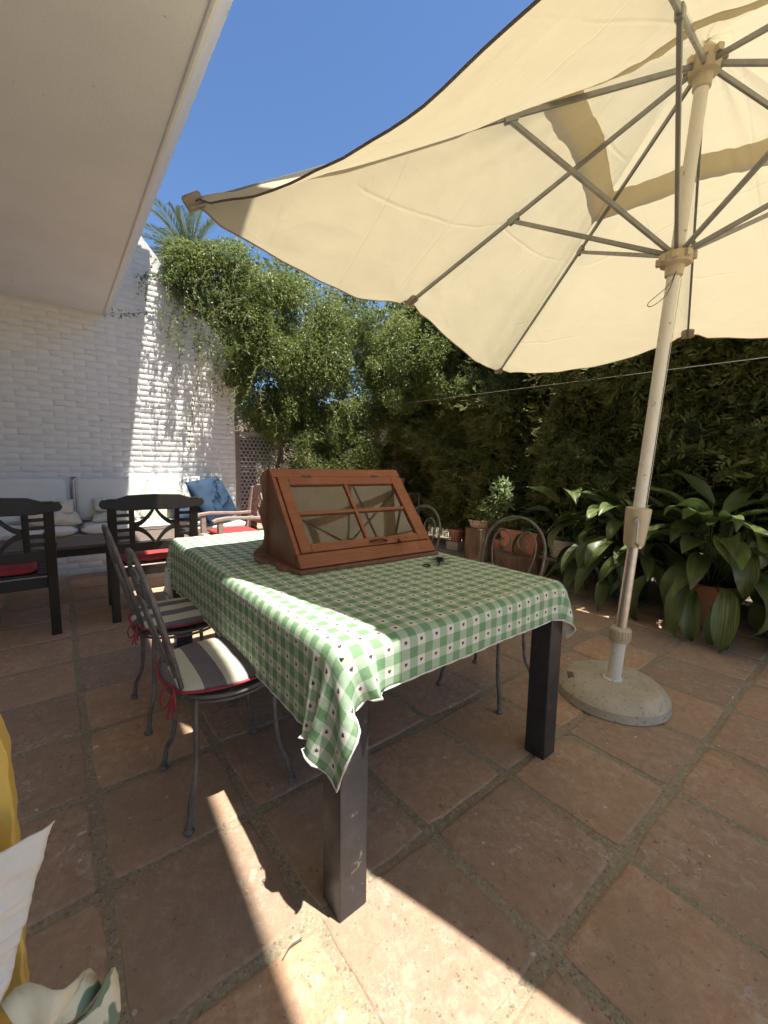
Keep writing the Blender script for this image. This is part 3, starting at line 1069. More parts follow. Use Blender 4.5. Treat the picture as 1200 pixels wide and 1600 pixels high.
# ---- wrought iron bistro chairs: local +x is the front, seat centre at the origin
def iron_chair(name, label, loc, rz, mat='bleached_iron', group='wrought iron chairs at the dining table'):
    t = thing(name, label, 'chair', loc, rz, group)
    ring = arc((0, 0, 0.435), 0.195, 0, 2 * math.pi, 40, 'xy')[:-1]
    MB().tube(ring, 0.0085, 8, closed=True).obj('seat_ring', mat, t, smooth=60, world=False)
    ring = arc((0, 0, 0.415), 0.188, 0, 2 * math.pi, 40, 'xy')[:-1]
    MB().tube(ring, 0.006, 8, closed=True).obj('seat_ring', mat, t, smooth=60, world=False)
    MB().lathe([(0.0, 0.434), (0.18, 0.434), (0.188, 0.438), (0.18, 0.441), (0.0, 0.441)], 32, caps=False).obj('seat_plate', mat, t, smooth=40, world=False)
    for sx_ in (-1, 1):
        for sy_ in (-1, 1):
            k = 0.125
            prof = [(0.96, 0.432), (1.06, 0.415), (1.10, 0.36), (1.12, 0.25), (1.20, 0.15), (1.36, 0.09), (1.40, 0.05), (1.46, 0.012)]
            pts = spline([(sx_ * k * a, sy_ * k * a, z_) for a, z_ in prof], 4)
            lg = MB().tube(pts, 0.0095, 8).obj('leg', mat, t, smooth=60, world=False)
            a = prof[-1][0] * k
            MB().lathe([(0.0, 0.0005), (0.015, 0.001), (0.018, 0.008), (0.014, 0.016), (0.0, 0.018)], 12, (sx_ * a, sy_ * a, 0), caps=False).obj('foot', mat, lg, smooth=60, world=False)
    lean = lambda z_: -0.165 - (z_ - 0.43) * 0.24
    out = [(-0.104, 0.43), (-0.145, 0.49), (-0.178, 0.60), (-0.186, 0.70)]
    pts = []
    for y, z_ in out:
        pts.append((lean(z_), y, z_))
    for q in arc((0, 0, 0.73), 0.186, math.pi, 0, 18, 'yz'):
        z_ = q[2]
        pts.append((lean(z_), q[1], z_))
    for y, z_ in reversed(out):
        pts.append((lean(z_), -y, z_))
    MB().tube(spline(pts, 2), 0.0080, 8).obj('back_frame', mat, t, smooth=60, world=False)
    for s in (-1, 1):
        q = [(0.055, 0.43), (0.085, 0.55), (0.125, 0.68), (0.13, 0.78), (0.092, 0.835), (0.045, 0.825), (0.022, 0.785), (0.038, 0.745), (0.072, 0.745), (0.084, 0.775), (0.066, 0.79)]
        MB().tube(spline([(lean(z_), s * y, z_) for y, z_ in q], 5), 0.0058, 8).obj('scroll', mat, t, smooth=60, world=False)
        q = [(0.03, 0.432), (0.034, 0.52), (0.05, 0.60), (0.085, 0.63)]
        MB().tube(spline([(lean(z_), s * y, z_) for y, z_ in q], 5), 0.0045, 8).obj('spindle', mat, t, smooth=60, world=False)
    return t


iron_chair('iron_chair', 'nearest wrought iron chair left of the table, with striped cushion tied by red cord', (0.455, 1.515, 0), R(1))
iron_chair('iron_chair', 'farther wrought iron chair left of the table, close to the dark wooden armchairs', (0.44, 2.15, 0), R(1))
iron_chair('iron_chair', 'wrought iron chair right of the table with scrolled back in front of the planter', (1.80, 1.32, 0), R(187), 'bleached_iron')
iron_chair('iron_chair', 'wrought iron chair with scrolled back just behind the wooden cabinet', (1.80, 2.12, 0), R(178), 'bleached_iron')


def round_cushion(loc, rz, label):
    n = 22
    vs, fs = [], []
    for side in (1, -1):
        for j in range(n + 1):
            for i in range(n + 1):
                u, v_ = 2 * i / n - 1, 2 * j / n - 1
                # squircle map of the square to a rounded seat outline
                x, y = u * math.sqrt(1 - v_ * v_ / 2.6), v_ * math.sqrt(1 - u * u / 2.6)
                e = max(abs(u), abs(v_))
                zz = side * (0.026 * (1 - e ** 3.2) ** 0.6) + 0.006 * mnoise.noise(Vector((u * 2.3 + loc[0] * 9, v_ * 2.3, side)))*(1-e)
                vs.append((x * 0.205, y * 0.205, zz))
    m1 = (n + 1) ** 2
    for j in range(n):
        for i in range(n):
            a = j * (n + 1) + i
            fs.append((a, a + 1, a + n + 2, a + n + 1))
            fs.append((m1 + a, m1 + a + n + 1, m1 + a + n + 2, m1 + a + 1))
    me = MB().add(vs, fs).mesh('seat_cushion', 'striped_fabric')
    bm = bmesh.new()
    bm.from_mesh(me)
    bmesh.ops.remove_doubles(bm, verts=bm.verts, dist=0.0003)
    bmesh.ops.recalc_face_normals(bm, faces=bm.faces)
    bm.to_mesh(me)
    bm.free()
    me.polygons.foreach_set('use_smooth', np.ones(len(me.polygons), dtype=bool))
    o = link('seat_cushion', me, None, loc, (0, 0, rz))
    tag(o, label, 'cushion')
    edge = []
    for k in range(4 * n):
        s_, f = divmod(k, n)
        t = 2 * f / n - 1
        u, v_ = ((t, -1), (1, t), (-t, 1), (-1, -t))[s_]
        edge.append((u * math.sqrt(1 - v_ * v_ / 2.6) * 0.206, v_ * math.sqrt(1 - u * u / 2.6) * 0.206, 0))
    MB().tube(edge, 0.0048, 6, closed=True).obj('piping', 'red_piping', o, smooth=70, world=False)
    return o


def bow(o, x, y, s=1.0):
    ox, oy = x / math.hypot(x, y), y / math.hypot(x, y)
    for sg in (-1, 1):
        MB().tube(spline([(x, y, 0), (x + ox * .02 + sg * oy * .014, y + oy * .02 - sg * ox * .014, .012 * s), (x + ox * .03 + sg * oy * .03, y + oy * .03 - sg * ox * .03, -.02 * s), (x + ox * .024 + sg * oy * .024, y + oy * .024 - sg * ox * .024, -.055 * s), (x + ox * .014, y + oy * .014, -.02), (x, y, 0)], 5), 0.0033, 6).obj('tie', 'red_piping', o, smooth=70, world=False)
        MB().tube(spline([(x, y, 0), (x + ox * .02, y + oy * .02, -.03), (x + ox * .024 + sg * oy * .012, y + oy * .024 - sg * ox * .012, -.085 * s)], 5), 0.0033, 6).obj('tie', 'red_piping', o, smooth=70, world=False)


c1 = round_cushion((0.445, 1.515, 0.470), R(90), 'grey and cream striped seat cushion with red bow on the nearest iron chair')
bow(c1, -0.115, 0.178, 1.1)
c2 = round_cushion((0.44, 2.15, 0.470), R(0), 'grey and cream striped seat cushion on the farther iron chair')
bow(c2, -0.185, -0.10, 0.9)


# ---- wooden garden armchairs: local origin at the floor, back along -y, facing +y
def garden_chair(label, loc, rz, mat, W=0.60):
    t = thing('garden_armchair', label, 'armchair', loc, rz, 'wooden lattice-back garden armchairs')
    h = W / 2
    lean = lambda z_: -max(0.0, z_ - 0.42) * 0.16
    def B(name, p, q, w, d, par=t, up=(0, 0, 1)):
        return MB().bar(p, q, w, d, up).obj(name, mat, par, bevel=0.004, segs=2, world=False)
    for s in (-1, 1):
        MB().prism([(0.02, 0.0), (0.07, 0.0), (0.055, 0.42), (lean(0.93) + 0.05, 0.93), (lean(0.93) + 0.008, 0.93), (0.005, 0.42)], 'x', s * (h - 0.03) - 0.028, s * (h - 0.03) + 0.028).obj('rear_post', mat, t, bevel=0.004, world=False)
        MB().box((s * (h - 0.03) - 0.026, 0.50, 0), (s * (h - 0.03) + 0.026, 0.55, 0.62)).obj('front_leg', mat, t, bevel=0.004, world=False)
        pr = [(-0.02, 0.615), (0.12, 0.612), (0.30, 0.622), (0.45, 0.628), (0.56, 0.615), (0.60, 0.60), (0.60, 0.628), (0.56, 0.648), (0.45, 0.66), (0.30, 0.652), (0.12, 0.642), (-0.02, 0.65)]
        MB().prism(pr, 'x', s * (h - 0.03) - 0.035, s * (h - 0.03) + 0.035).obj('armrest', mat, t, bevel=0.006, world=False)
        MB().box((s * (h - 0.03) - 0.014, 0.06, 0.35), (s * (h - 0.03) + 0.014, 0.51, 0.41)).obj('side_rail', mat, t, bevel=0.003, world=False)
    y_at = lambda z_: lean(z_) + 0.022
    # crest rail with shouldered top edge and rounded ears
    cr_ = [(-h - 0.03, 0.865), (-h - 0.045, 0.89), (-h - 0.03, 0.925), (-h + 0.06, 0.93), (-h + 0.13, 0.955), (0, 0.962), (h - 0.13, 0.955), (h - 0.06, 0.93), (h + 0.03, 0.925), (h + 0.045, 0.89), (h + 0.03, 0.865), (h - 0.1, 0.845), (-h + 0.1, 0.845)]
    MB().prism(cr_, 'y', y_at(0.9) - 0.016, y_at(0.9) + 0.016).obj('crest_rail', mat, t, bevel=0.006, world=False)
    B('lower_rail', (-h + 0.058, y_at(0.57), 0.565), (h - 0.058, y_at(0.57), 0.565), 0.028, 0.065)
    xi = h * 0.50
    for s in (-1, 1):
        B('stile', (s * xi, y_at(0.60), 0.597), (s * xi, y_at(0.85), 0.85), 0.036, 0.02, up=(0, 1, 0))
        for k in range(4):
            z_ = 0.645 + k * 0.055
            B('slat', (s * (xi + 0.018), y_at(z_), z_), (s * (h - 0.058), y_at(z_), z_), 0.016, 0.024)
        for v_ in (-1, 1):
            zc = 0.722
            pts = []
            for k in range(13):
                u = k / 12
                x = s * (xi - 0.018) * (1 - u) + s * 0.004 * u
                z_ = zc + v_ * (0.118 * u ** 1.9 + 0.014)
                pts.append((x, y_at(z_), z_))
            outl = [(p[0], p[2] - 0.019) for p in pts] + [(p[0], p[2] + 0.019) for p in reversed(pts)]
            MB().prism(outl, 'y', y_at(0.72) - 0.011, y_at(0.72) + 0.011).obj('brace', mat, t, bevel=0.003, segs=1, world=False)
    for k in range(6):
        y = 0.075 + k * 0.085
        MB().box((-h + 0.03, y, 0.411), (h - 0.03, y + 0.068, 0.43)).obj('seat_slat', mat, t, bevel=0.003, world=False)
    MB().box((-h + 0.058, 0.51, 0.34), (h - 0.058, 0.535, 0.41)).obj('front_rail', mat, t, bevel=0.003, world=False)
    MB().box((-h + 0.058, 0.02, 0.34), (h - 0.058, 0.045, 0.41)).obj('rear_rail', mat, t, bevel=0.003, world=False)
    return t


garden_chair('dark brown garden armchair seen from behind, cut by the left picture edge', (-0.315, 3.50, 0), R(1.5), 'dark_wood')
garden_chair('dark brown garden armchair seen from behind, between table corner and bench', (0.575, 3.50, 0), R(-2), 'dark_wood')
garden_chair('weathered grey garden armchair standing in the sun near the lattice panel', (1.78, 4.47, 0), R(92), 'weathered_wood')


def flat_cushion(loc, rz, label, w=0.46, d=0.44):
    o = link('seat_cushion', pillow_mesh('seat_cushion', 'red_fabric', w, d, 0.055, 18, 7, 0.006, loc[0]), None, loc, (0, 0, rz))
    return tag(o, label, 'cushion')


flat_cushion((-0.36, 3.77, 0.457), R(1.5), 'red seat cushion on the armchair at the left picture edge')
flat_cushion((0.575, 3.77, 0.457), R(-2), 'red seat cushion on the dark armchair nearest the table corner')
flat_cushion((1.50, 4.47, 0.457), R(92), 'bright red seat cushion on the sunlit grey armchair')

low = thing('low_table', 'long low brown wooden table between the dark armchairs and the bench', 'table', (0.2, 4.5, 0))
for k in range(6):
    MB().box((-0.75, 4.20 + k * 0.098, 0.468), (1.10, 4.29 + k * 0.098, 0.495)).obj('plank', 'brown_plank', low, bevel=0.004, segs=1)
for y in (4.225, 4.745):
    MB().box((-0.70, y, 0.405), (1.05, y + 0.025, 0.467)).obj('apron', 'dark_wood', low, bevel=0.003)
for x in (-0.70, 0.985):
    for y in (4.24, 4.69):
        MB().box((x, y + 0.012, 0), (x + 0.06, y + 0.065, 0.404)).obj('leg', 'dark_wood', low, bevel=0.004)

# ---- yellow painted chair at the lower left edge with cloths
yc = thing('yellow_chair', 'yellow painted wooden chair with carved edge at lower left corner', 'chair', (-0.30, 0.45, 0))
for xc in (-0.088, -0.52):
    edge = []
    for k in range(90):
        z_ = 0.0 + k * 0.94 / 89
        edge.append((xc + 0.026 + 0.0022 * mnoise.noise(Vector((z_ * 40, xc, 0))) + 0.003 * math.sin(z_ * 9 + 1) - (0.022 * max(0, (z_ - 0.84) / 0.10) ** 2.5), z_))
    outl = edge + [(xc - 0.026, 0.93), (xc - 0.026, 0.0)]
    MB().prism(outl, 'y', 0.60, 0.645).obj('rear_post', 'yellow_paint', yc, bevel=0.003, segs=1)
    MB().box((xc - 0.022, 0.22, 0), (xc + 0.022, 0.262, 0.42)).obj('front_leg', 'yellow_paint', yc, bevel=0.004)
for z0, z1 in ((0.80, 0.90), (0.62, 0.68)):
    MB().box((-0.495, 0.61, z0), (-0.115, 0.635, z1)).obj('back_rail', 'yellow_paint', yc, bevel=0.004)
MB().box((-0.55, 0.20, 0.421), (-0.065, 0.599, 0.45)).obj('seat', 'yellow_paint', yc, bevel=0.006)
fl = link('seat_cushion', pillow_mesh('seat_cushion', 'floral_fabric', 0.44, 0.36, 0.06, 18, 6, 0.008, 3), None, (-0.30, 0.40, 0.483), (0, 0, 0))
tag(fl, 'floral seat cushion with a knotted bow on the yellow chair', 'cushion')


def sheet(fn, nu, nv, name, mat, parent=None, world=True, th=0.0015):
    vs = [fn(i / nu, j / nv) for j in range(nv + 1) for i in range(nu + 1)]
    fs = [(j * (nu + 1) + i, j * (nu + 1) + i + 1, (j + 1) * (nu + 1) + i + 1, (j + 1) * (nu + 1) + i) for j in range(nv) for i in range(nu)]
    o = MB().add(vs, fs).obj(name, mat, parent, smooth=80, world=world)
    md = o.modifiers.new('thickness', 'SOLIDIFY')
    md.thickness = th
    return o


def petal(cx, cz, ang, L, w, seed):
    def fn(u, v_):
        r_ = u * L
        a = ang + (v_ - 0.5) * w * (0.35 + 0.65 * u)
        yy = 0.585 - 0.05 * math.sin(u * 2.4) + 0.014 * math.sin(v_ * 9 + seed) * u
        return (cx + r_ * math.cos(a), yy, cz + r_ * math.sin(a))
    return fn


for k, (a, L, w) in enumerate(((R(60), 0.075, 1.5), (R(-8), 0.09, 1.3), (R(-75), 0.11, 0.9), (R(140), 0.08, 1.2))):
    o = sheet(petal(-0.062, 0.535, a, L, w, k), 8, 10, 'bow_loop', 'floral_fabric', fl, world=True)


def towel(u, v_):
    # hangs over the post: u across (x), v along its length (over the top rail and down)
    z_ = 0.775 - 0.34 * v_
    x = -0.022 + 0.006 * math.sin(v_ * 5) - 0.105 * v_ ** 0.85 - (1 - u) * 0.34
    y = 0.565 - 0.03 * math.sin(u * 9 + v_ * 2) * 0.5 - 0.05 * v_ - 0.03 * (1 - u)
    y += 0.005 * mnoise.noise(Vector((v_ * 34 - u * 5, u * 7, 1.0))) + 0.008 * mnoise.noise(Vector((v_ * 9 + u * 4, u * 9, 5.0))) + 0.0022 * mnoise.noise(Vector((v_ * 80 - u * 10, u * 12, 9.0)))
    return (x + 0.006 * mnoise.noise(Vector((v_ * 8, u * 3, 2))), y, z_ + 0.02 * (u - 0.5) * 2 - 0.03 * (1 - u) * math.sin(u * 5) + 0.006 * mnoise.noise(Vector((u * 20, 0, 7))))


tw = sheet(towel, 60, 110, 'towel', 'crinkled_cotton')
tag(tw, 'crinkled white cotton cloth hanging over the yellow chair', 'cloth')
# ---- parasol
HUB = Vector((2.26, 0.69, 2.92))
BASE = Vector((2.255, 0.85, 0.0))
ax_ = (HUB - BASE) / HUB.z


def on_pole(z_):
    return BASE + ax_ * z_


TIP = {'f': (0.478, 1.855, 2.205), 'a': (1.87, 2.11, 2.25), 'b': (3.49, 2.58, 2.13), 'c': (3.67, 1.07, 2.17),
       'j': (4.02, -0.43, 2.06), 'k': (2.59, -0.76, 2.14), 'l': (1.22, -1.06, 2.06), 'g': (0.86, 0.40, 2.19)}
ORD = ['f', 'a', 'b', 'c', 'j', 'k', 'l', 'g']
SAG = {'fa': 0.15, 'ab': 0.12, 'bc': 0.15, 'cj': 0.13, 'jk': 0.12, 'kl': 0.12, 'lg': 0.12, 'gf': 0.15}
par = thing('parasol', 'large square cream canvas parasol with grey ribs standing right of the table', 'parasol', BASE)
RUN = on_pole(2.15)


def panel(k0, k1, s0, s1, lift, sag, seed, nu=26, nv=30):
    A_, B_ = Vector(TIP[k0]), Vector(TIP[k1])
    ap = HUB + Vector((0, 0, 0.035))
    vs = []
    for j in range(nv + 1):
        s = s0 + (s1 - s0) * j / nv
        for i in range(nu + 1):
            t = i / nu
            c = 4 * t * (1 - t)
            s_ = s * (1 - 0.03 * c * s / s1)
            p = ap + (A_ * (1 - t) + B_ * t - ap) * s_
            z_ = p.z - sag * c ** 0.9 * s ** 1.25 + lift - 0.035 * s * (1 - c)*0
            q = Vector((p.x * 2.2 + seed, p.y * 2.2, seed))
            fside = (1 - t) if k0 == 'f' else (t if k1 == 'f' else 0.0)
            z_ -= 0.05 * fside ** 3 * min(1.0, max(0.0, (s - 0.36) / 0.14)) * max(0.0, 1 - max(0, s - 0.72) / 0.24)
            wr = 0.018 * mnoise.noise(q) * min(1, c * 2)
            wr += 0.010 * mnoise.noise(Vector((t * 9 + seed, s * 2.2, seed * 1.7))) * min(1, c * 2.5)
            # pulled folds running out of the corners
            e = math.exp(-((1 - s) ** 2 + (t * 0.8) ** 2) / 0.05) + math.exp(-((1 - s) ** 2 + ((1 - t) * 0.8) ** 2) / 0.05)
            an = math.atan2(1 - s + 0.02, min(t, 1 - t) + 0.02)
            wr += 0.008 * e * math.sin(an * 22)
            vs.append((p.x, p.y, z_ + wr + 0.02))
    fs = [(j * (nu + 1) + i, j * (nu + 1) + i + 1, (j + 1) * (nu + 1) + i + 1, (j + 1) * (nu + 1) + i) for j in range(nv) for i in range(nu)]
    hem = vs[-(nu + 1):]
    return vs, fs, hem


for n_, k0 in enumerate(ORD):
    k1 = ORD[(n_ + 1) % 8]
    sg_ = SAG[k0 + k1]
    vs, fs, hem = panel(k0, k1, 0.255, 1.0, 0.0, sg_, n_ * 3.1)
    po = MB().add(vs, fs).obj('canopy_panel', 'umbrella_canvas', par, smooth=80)
    MB().tube(hem, 0.004, 5).obj('hem', 'hem_brown' if k0 in 'gl' else 'tan_patch', par, smooth=70)
    vs, fs, hem = panel(k0, k1, 0.001, 0.335, 0.03, 0.10, n_ * 5.7 + 40, 16, 12)
    MB().add(vs, fs).obj('vent_panel', 'umbrella_canvas', par, smooth=80)
for n_, k0 in enumerate(ORD):
    T = Vector(TIP[k0])
    corner = k0 in 'fbjl'
    d = (T - HUB).normalized()
    rb = MB().bar(HUB + d * 0.035, T, 0.013, 0.022).obj('rib', 'grey_metal', par, bevel=0.003)
    at_ = HUB + (T - HUB) * (0.395 if corner else 0.544)
    MB().bar(RUN + (at_ - RUN).normalized() * 0.04 + Vector((0, 0, 0.01)), at_ + Vector((0, 0, -0.014)), 0.016, 0.020).obj('strut', 'grey_metal', par, bevel=0.003)
    MB().bar(at_ - d * 0.03 + Vector((0, 0, -.004)), at_ + d * 0.03 + Vector((0, 0, -.004)), 0.024, 0.036).obj('strut_clip', 'grey_metal', par, bevel=0.004)
    side = d.cross(Vector((0, 0, 1))).normalized()
    pk = MB()
    pk.bar(T - d * 0.055 + Vector((0, 0, .012)), T + d * 0.018 + Vector((0, 0, .006)), 0.075, 0.030)
    pk.obj('tip_pocket', 'tan_patch', par, bevel=0.010, segs=2, smooth=60)
# reinforcing patch on the near left corner
Tf = Vector(TIP['f'])
# hub and runner
zax = ax_.normalized()
quat = Vector((0, 0, 1)).rotation_difference(zax).to_euler()


def turned(prof, at, name, mat, n=28, parent=None, smooth=40):
    o = MB().lathe(prof, n).obj(name, mat, parent or par, smooth=smooth, world=False)
    o.location = at - par.location
    o.rotation_euler = quat
    return o


turned([(0.028, -0.10), (0.034, -0.095), (0.036, -0.05), (0.055, -0.045), (0.06, -0.02), (0.06, 0.02), (0.045, 0.03), (0.03, 0.05), (0.0, 0.06)], HUB, 'hub', 'beige_plastic')
turned([(0.030, -0.075), (0.036, -0.07), (0.038, -0.03), (0.062, -0.022), (0.066, 0.0), (0.062, 0.022), (0.040, 0.028), (0.034, 0.045), (0.03, 0.05)], RUN, 'runner', 'beige_plastic')
for k in range(8):
    a = k * math.pi / 4 + 0.226
    for c, nm in ((HUB, 'hub_lug'), (RUN, 'runner_lug')):
        p = c + Vector((math.cos(a), math.sin(a), 0)) * 0.05
        q = c + Vector((math.cos(a), math.sin(a), 0)) * 0.078
        MB().bar(p, q, 0.026, 0.03).obj(nm, 'beige_plastic', par, bevel=0.004)
# pole in three lengths
def pole(z0, z1, r_, name, mat):
    MB().tube([on_pole(z0), on_pole(z1)], r_, 24).obj(name, mat, par, smooth=40)


pole(0.98, 2.90, 0.0265, 'upper_pole', 'beige_paint')
pole(0.36, 0.86, 0.0255, 'lower_pole', 'silver_metal')
pole(0.075, 0.345, 0.0335, 'sleeve', 'beige_paint')
col_ = MB()
prof = [(0.035, -0.045), (0.046, -0.042), (0.049, -0.03), (0.049, 0.022), (0.044, 0.03), (0.03, 0.036)]
turned(prof, on_pole(0.355), 'collar', 'beige_plastic')
for k in range(20):
    a = k * math.pi / 10
    p = on_pole(0.355) + Vector((math.cos(a), math.sin(a), 0)) * 0.049
    MB().bar(p + Vector((0, 0, -0.028)), p + Vector((0, 0, 0.02)), 0.007, 0.006, (math.cos(a), math.sin(a), 0)).obj('grip_ridge', 'beige_plastic', par)
turned([(0.030, -0.105), (0.042, -0.10), (0.047, -0.085), (0.055, 0.03), (0.057, 0.08), (0.056, 0.09), (0.045, 0.094), (0.028, 0.096)], on_pole(0.92), 'crank_housing', 'beige_plastic')
cdir = Vector((-0.86, -0.35, 0)).normalized()
cpos = on_pole(0.955) + cdir * 0.052
crk = MB().tube([cpos, cpos + cdir * 0.035], 0.014, 14).obj('crank_handle', 'silver_metal', par, smooth=50)
MB().bar(cpos + cdir * 0.030, cpos + cdir * 0.034 + Vector((0, 0, -0.115)), 0.010, 0.014, cdir).obj('crank_arm', 'silver_metal', crk, bevel=0.003)
MB().tube([cpos + cdir * 0.030 + Vector((0, 0, -0.112)), cpos + cdir * 0.085 + Vector((-.01, -.02, -0.116))], 0.0075, 10).obj('crank_grip', 'silver_metal', crk, smooth=50)
# cord loop under the runner and cord along the pole
lp = RUN + Vector((-0.045, -0.02, -0.07))
MB().tube(spline([lp, lp + Vector((-.02, .02, -.06)), lp + Vector((-.085, .07, -.135)), lp + Vector((-.075, .06, -.15)), lp + Vector((-.03, .02, -.10)), lp], 6), 0.0017, 5).obj('cord_loop', 'black_plastic', par, smooth=60)
sd_ = Vector((0.62, -0.78, 0)) * 0.034
MB().tube([on_pole(1.0) + sd_, on_pole(1.5) + sd_ * 0.95, on_pole(2.07) + sd_], 0.0016, 5).obj('cord', 'white_cord', par, smooth=60)

pb = thing('parasol_weight', 'round weathered concrete parasol base on the terracotta floor', 'weight', BASE)
MB().lathe([(0.262, 0.0), (0.268, 0.006), (0.266, 0.012), (0.264, 0.046), (0.258, 0.054), (0.222, 0.090), (0.214, 0.094), (0.19, 0.0955), (0.04, 0.097)], 56).obj('disc', 'concrete', pb, smooth=30, world=False)
MB().lathe([(0.036, 0.096), (0.047, 0.097), (0.048, 0.103), (0.040, 0.107), (0.036, 0.106)], 28).obj('socket_ring', 'beige_paint', pb, smooth=40, world=False)
nk = MB().bar((-0.16, 0.140, 0.092), (-0.11, 0.175, 0.092), 0.03, 0.012).obj('carry_notch', 'hem_brown', pb, bevel=0.003, world=False)

# ---- glazed wall cabinet lying on the table, local: x width, y depth (front at 0), z up
CZ = TZ + 0.0075
cab = thing('glazed_cabinet', 'reddish pine slant-front display cabinet with four glass panes on the table', 'cabinet', (1.135, 1.468, CZ), R(-3.2))


def wig(pts):
    return [(p.x, p.y) for p in spline([(a, b, 0) for a, b in pts], 4)]


half = wig([(-0.378, -0.012), (-0.392, 0.03), (-0.398, 0.07), (-0.425, 0.10), (-0.420, 0.15), (-0.405, 0.19), (-0.418, 0.24), (-0.452, 0.27), (-0.452, 0.33), (-0.440, 0.385)])
outl = half + [(-x, y) for x, y in reversed(half)]
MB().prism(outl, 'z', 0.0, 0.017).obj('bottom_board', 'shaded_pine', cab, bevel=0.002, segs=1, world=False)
half = wig([(-0.440, 0.0175), (-0.425, 0.04), (-0.392, 0.07), (-0.384, 0.12), (-0.398, 0.18), (-0.402, 0.24), (-0.388, 0.28), (-0.392, 0.33), (-0.398, 0.37), (-0.386, 0.405), (-0.362, 0.425)])
outl = half + [(-x, y) for x, y in reversed(half)]
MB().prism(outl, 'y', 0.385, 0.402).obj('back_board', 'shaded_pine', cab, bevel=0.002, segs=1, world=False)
S0, S1 = Vector((0, 0.004, 0.022)), Vector((0, 0.350, 0.418))
eq = (S1 - S0).normalized()
LQ = (S1 - S0).length
nq = Vector((0, -eq.z, eq.y))
for s in (-1, 1):
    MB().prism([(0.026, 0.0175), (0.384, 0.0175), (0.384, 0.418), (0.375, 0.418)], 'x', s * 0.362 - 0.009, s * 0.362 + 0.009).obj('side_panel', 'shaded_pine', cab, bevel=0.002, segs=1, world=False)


def slab(x0, x1, q0, q1, t0, t1, name, mat, parent, bevel=0.003):
    vs = []
    for t in (t0, t1):
        for x, q in ((x0, q0), (x1, q0), (x1, q1), (x0, q1)):
            vs.append(S0 + Vector((x, 0, 0)) + eq * q + nq * t)
    return MB().add(vs, [(0, 3, 2, 1), (4, 5, 6, 7), (0, 1, 5, 4), (1, 2, 6, 5), (2, 3, 7, 6), (3, 0, 4, 7)]).obj(name, mat, parent, bevel=bevel, world=False)


slab(-0.371, 0.371, 0.0, 0.066, -0.016, 0.004, 'bottom_rail', 'stained_pine', cab)
slab(-0.371, 0.371, LQ - 0.042, LQ + 0.008, -0.016, 0.004, 'top_rail', 'stained_pine', cab)
slab(-0.371, -0.352, 0.068, LQ - 0.044, -0.016, 0.003, 'corner_strip', 'stained_pine', cab, 0.002)
slab(0.352, 0.371, 0.068, LQ - 0.044, -0.016, 0.003, 'corner_strip', 'stained_pine', cab, 0.002)
door = slab(-0.348, -0.298, 0.069, LQ - 0.045, -0.014, 0.009, 'door', 'stained_pine', cab)
slab(0.298, 0.348, 0.069, LQ - 0.045, -0.014, 0.009, 'stile', 'stained_pine', door)
slab(-0.297, 0.297, 0.069, 0.110, -0.0135, 0.0085, 'rail', 'stained_pine', door)
slab(-0.297, 0.297, LQ - 0.092, LQ - 0.045, -0.0135, 0.0085, 'rail', 'stained_pine', door)
qm = (0.110 + LQ - 0.092) / 2
slab(-0.009, 0.009, 0.1105, LQ - 0.0925, -0.012, 0.007, 'muntin', 'stained_pine', door)
slab(-0.2965, -0.0095, qm - 0.009, qm + 0.009, -0.0125, 0.0065, 'muntin', 'stained_pine', door)
slab(0.0095, 0.2965, qm - 0.009, qm + 0.009, -0.0125, 0.0065, 'muntin', 'stained_pine', door)
for x0, x1 in ((-0.2968, -0.0092), (0.0092, 0.2968)):
    for q0, q1 in ((0.1102, qm - 0.0092), (qm + 0.0092, LQ - 0.0922)):
        vs = [S0 + Vector((x, 0, 0)) + eq * q + nq * (-0.003) for x, q in ((x0, q0), (x1, q0), (x1, q1), (x0, q1))]
        MB().add(vs, [(0, 1, 2, 3)]).obj('pane', 'old_glass', door, world=False)
kp = S0 + Vector((0.165, 0, 0)) + eq * 0.072 + nq * 0.007
MB().tube([kp, kp + nq * 0.012, kp + nq * 0.020, kp + nq * 0.030, kp + nq * 0.036], [0.007, 0.008, 0.015, 0.017, 0.008], 16).obj('knob', 'stained_pine', cab, smooth=60, world=False)
hp = S0 + Vector((0.045, 0, 0)) + eq * 0.088 + nq * 0.012
MB().tube(spline([hp + Vector((-0.045, 0, 0)), hp + Vector((-0.02, 0, 0)) + nq * .008, hp + Vector((0.02, 0, 0)) + nq * .009, hp + Vector((0.05, 0, 0)) + nq * .002 - eq * .006], 4), 0.0075, 8, flat=0.5).obj('latch', 'dark_wood', door, smooth=60, world=False)
for x in (-0.2, 0.2):
    slab(x - 0.025, x + 0.025, LQ - 0.049, LQ - 0.038, 0.009, 0.0115, 'hinge', 'iron', door, 0.001)

# ---- keys
kz = TZ + 0.008
kt = thing('key_bunch', 'bunch of black keys lying on the tablecloth in front of the cabinet', 'keys', (1.385, 1.305, kz))
for k in range(9):
    a = k * 0.72 + 0.2
    L = 0.03 + 0.014 * (k % 3)
    p = Vector((0.006 * math.cos(a), 0.006 * math.sin(a), 0.008 + 0.004 * (k % 4)))
    q = p + Vector((math.cos(a) * L, math.sin(a) * L, 0.012 * math.sin(k * 2.1)))
    q.z = max(q.z, 0.005)
    key = MB().bar(p, q, 0.007, 0.0025).obj('key', 'black_plastic' if k % 4 else 'brass_key', kt, bevel=0.0006, segs=1, world=False)
    MB().lathe([(0.0, -0.0018), (0.011, -0.0015), (0.011, 0.0015), (0.0, 0.0018)], 14, p * 1.2 + Vector((0, 0, 0.002)), caps=False).obj('key_head', 'black_plastic', key, smooth=40, world=False)
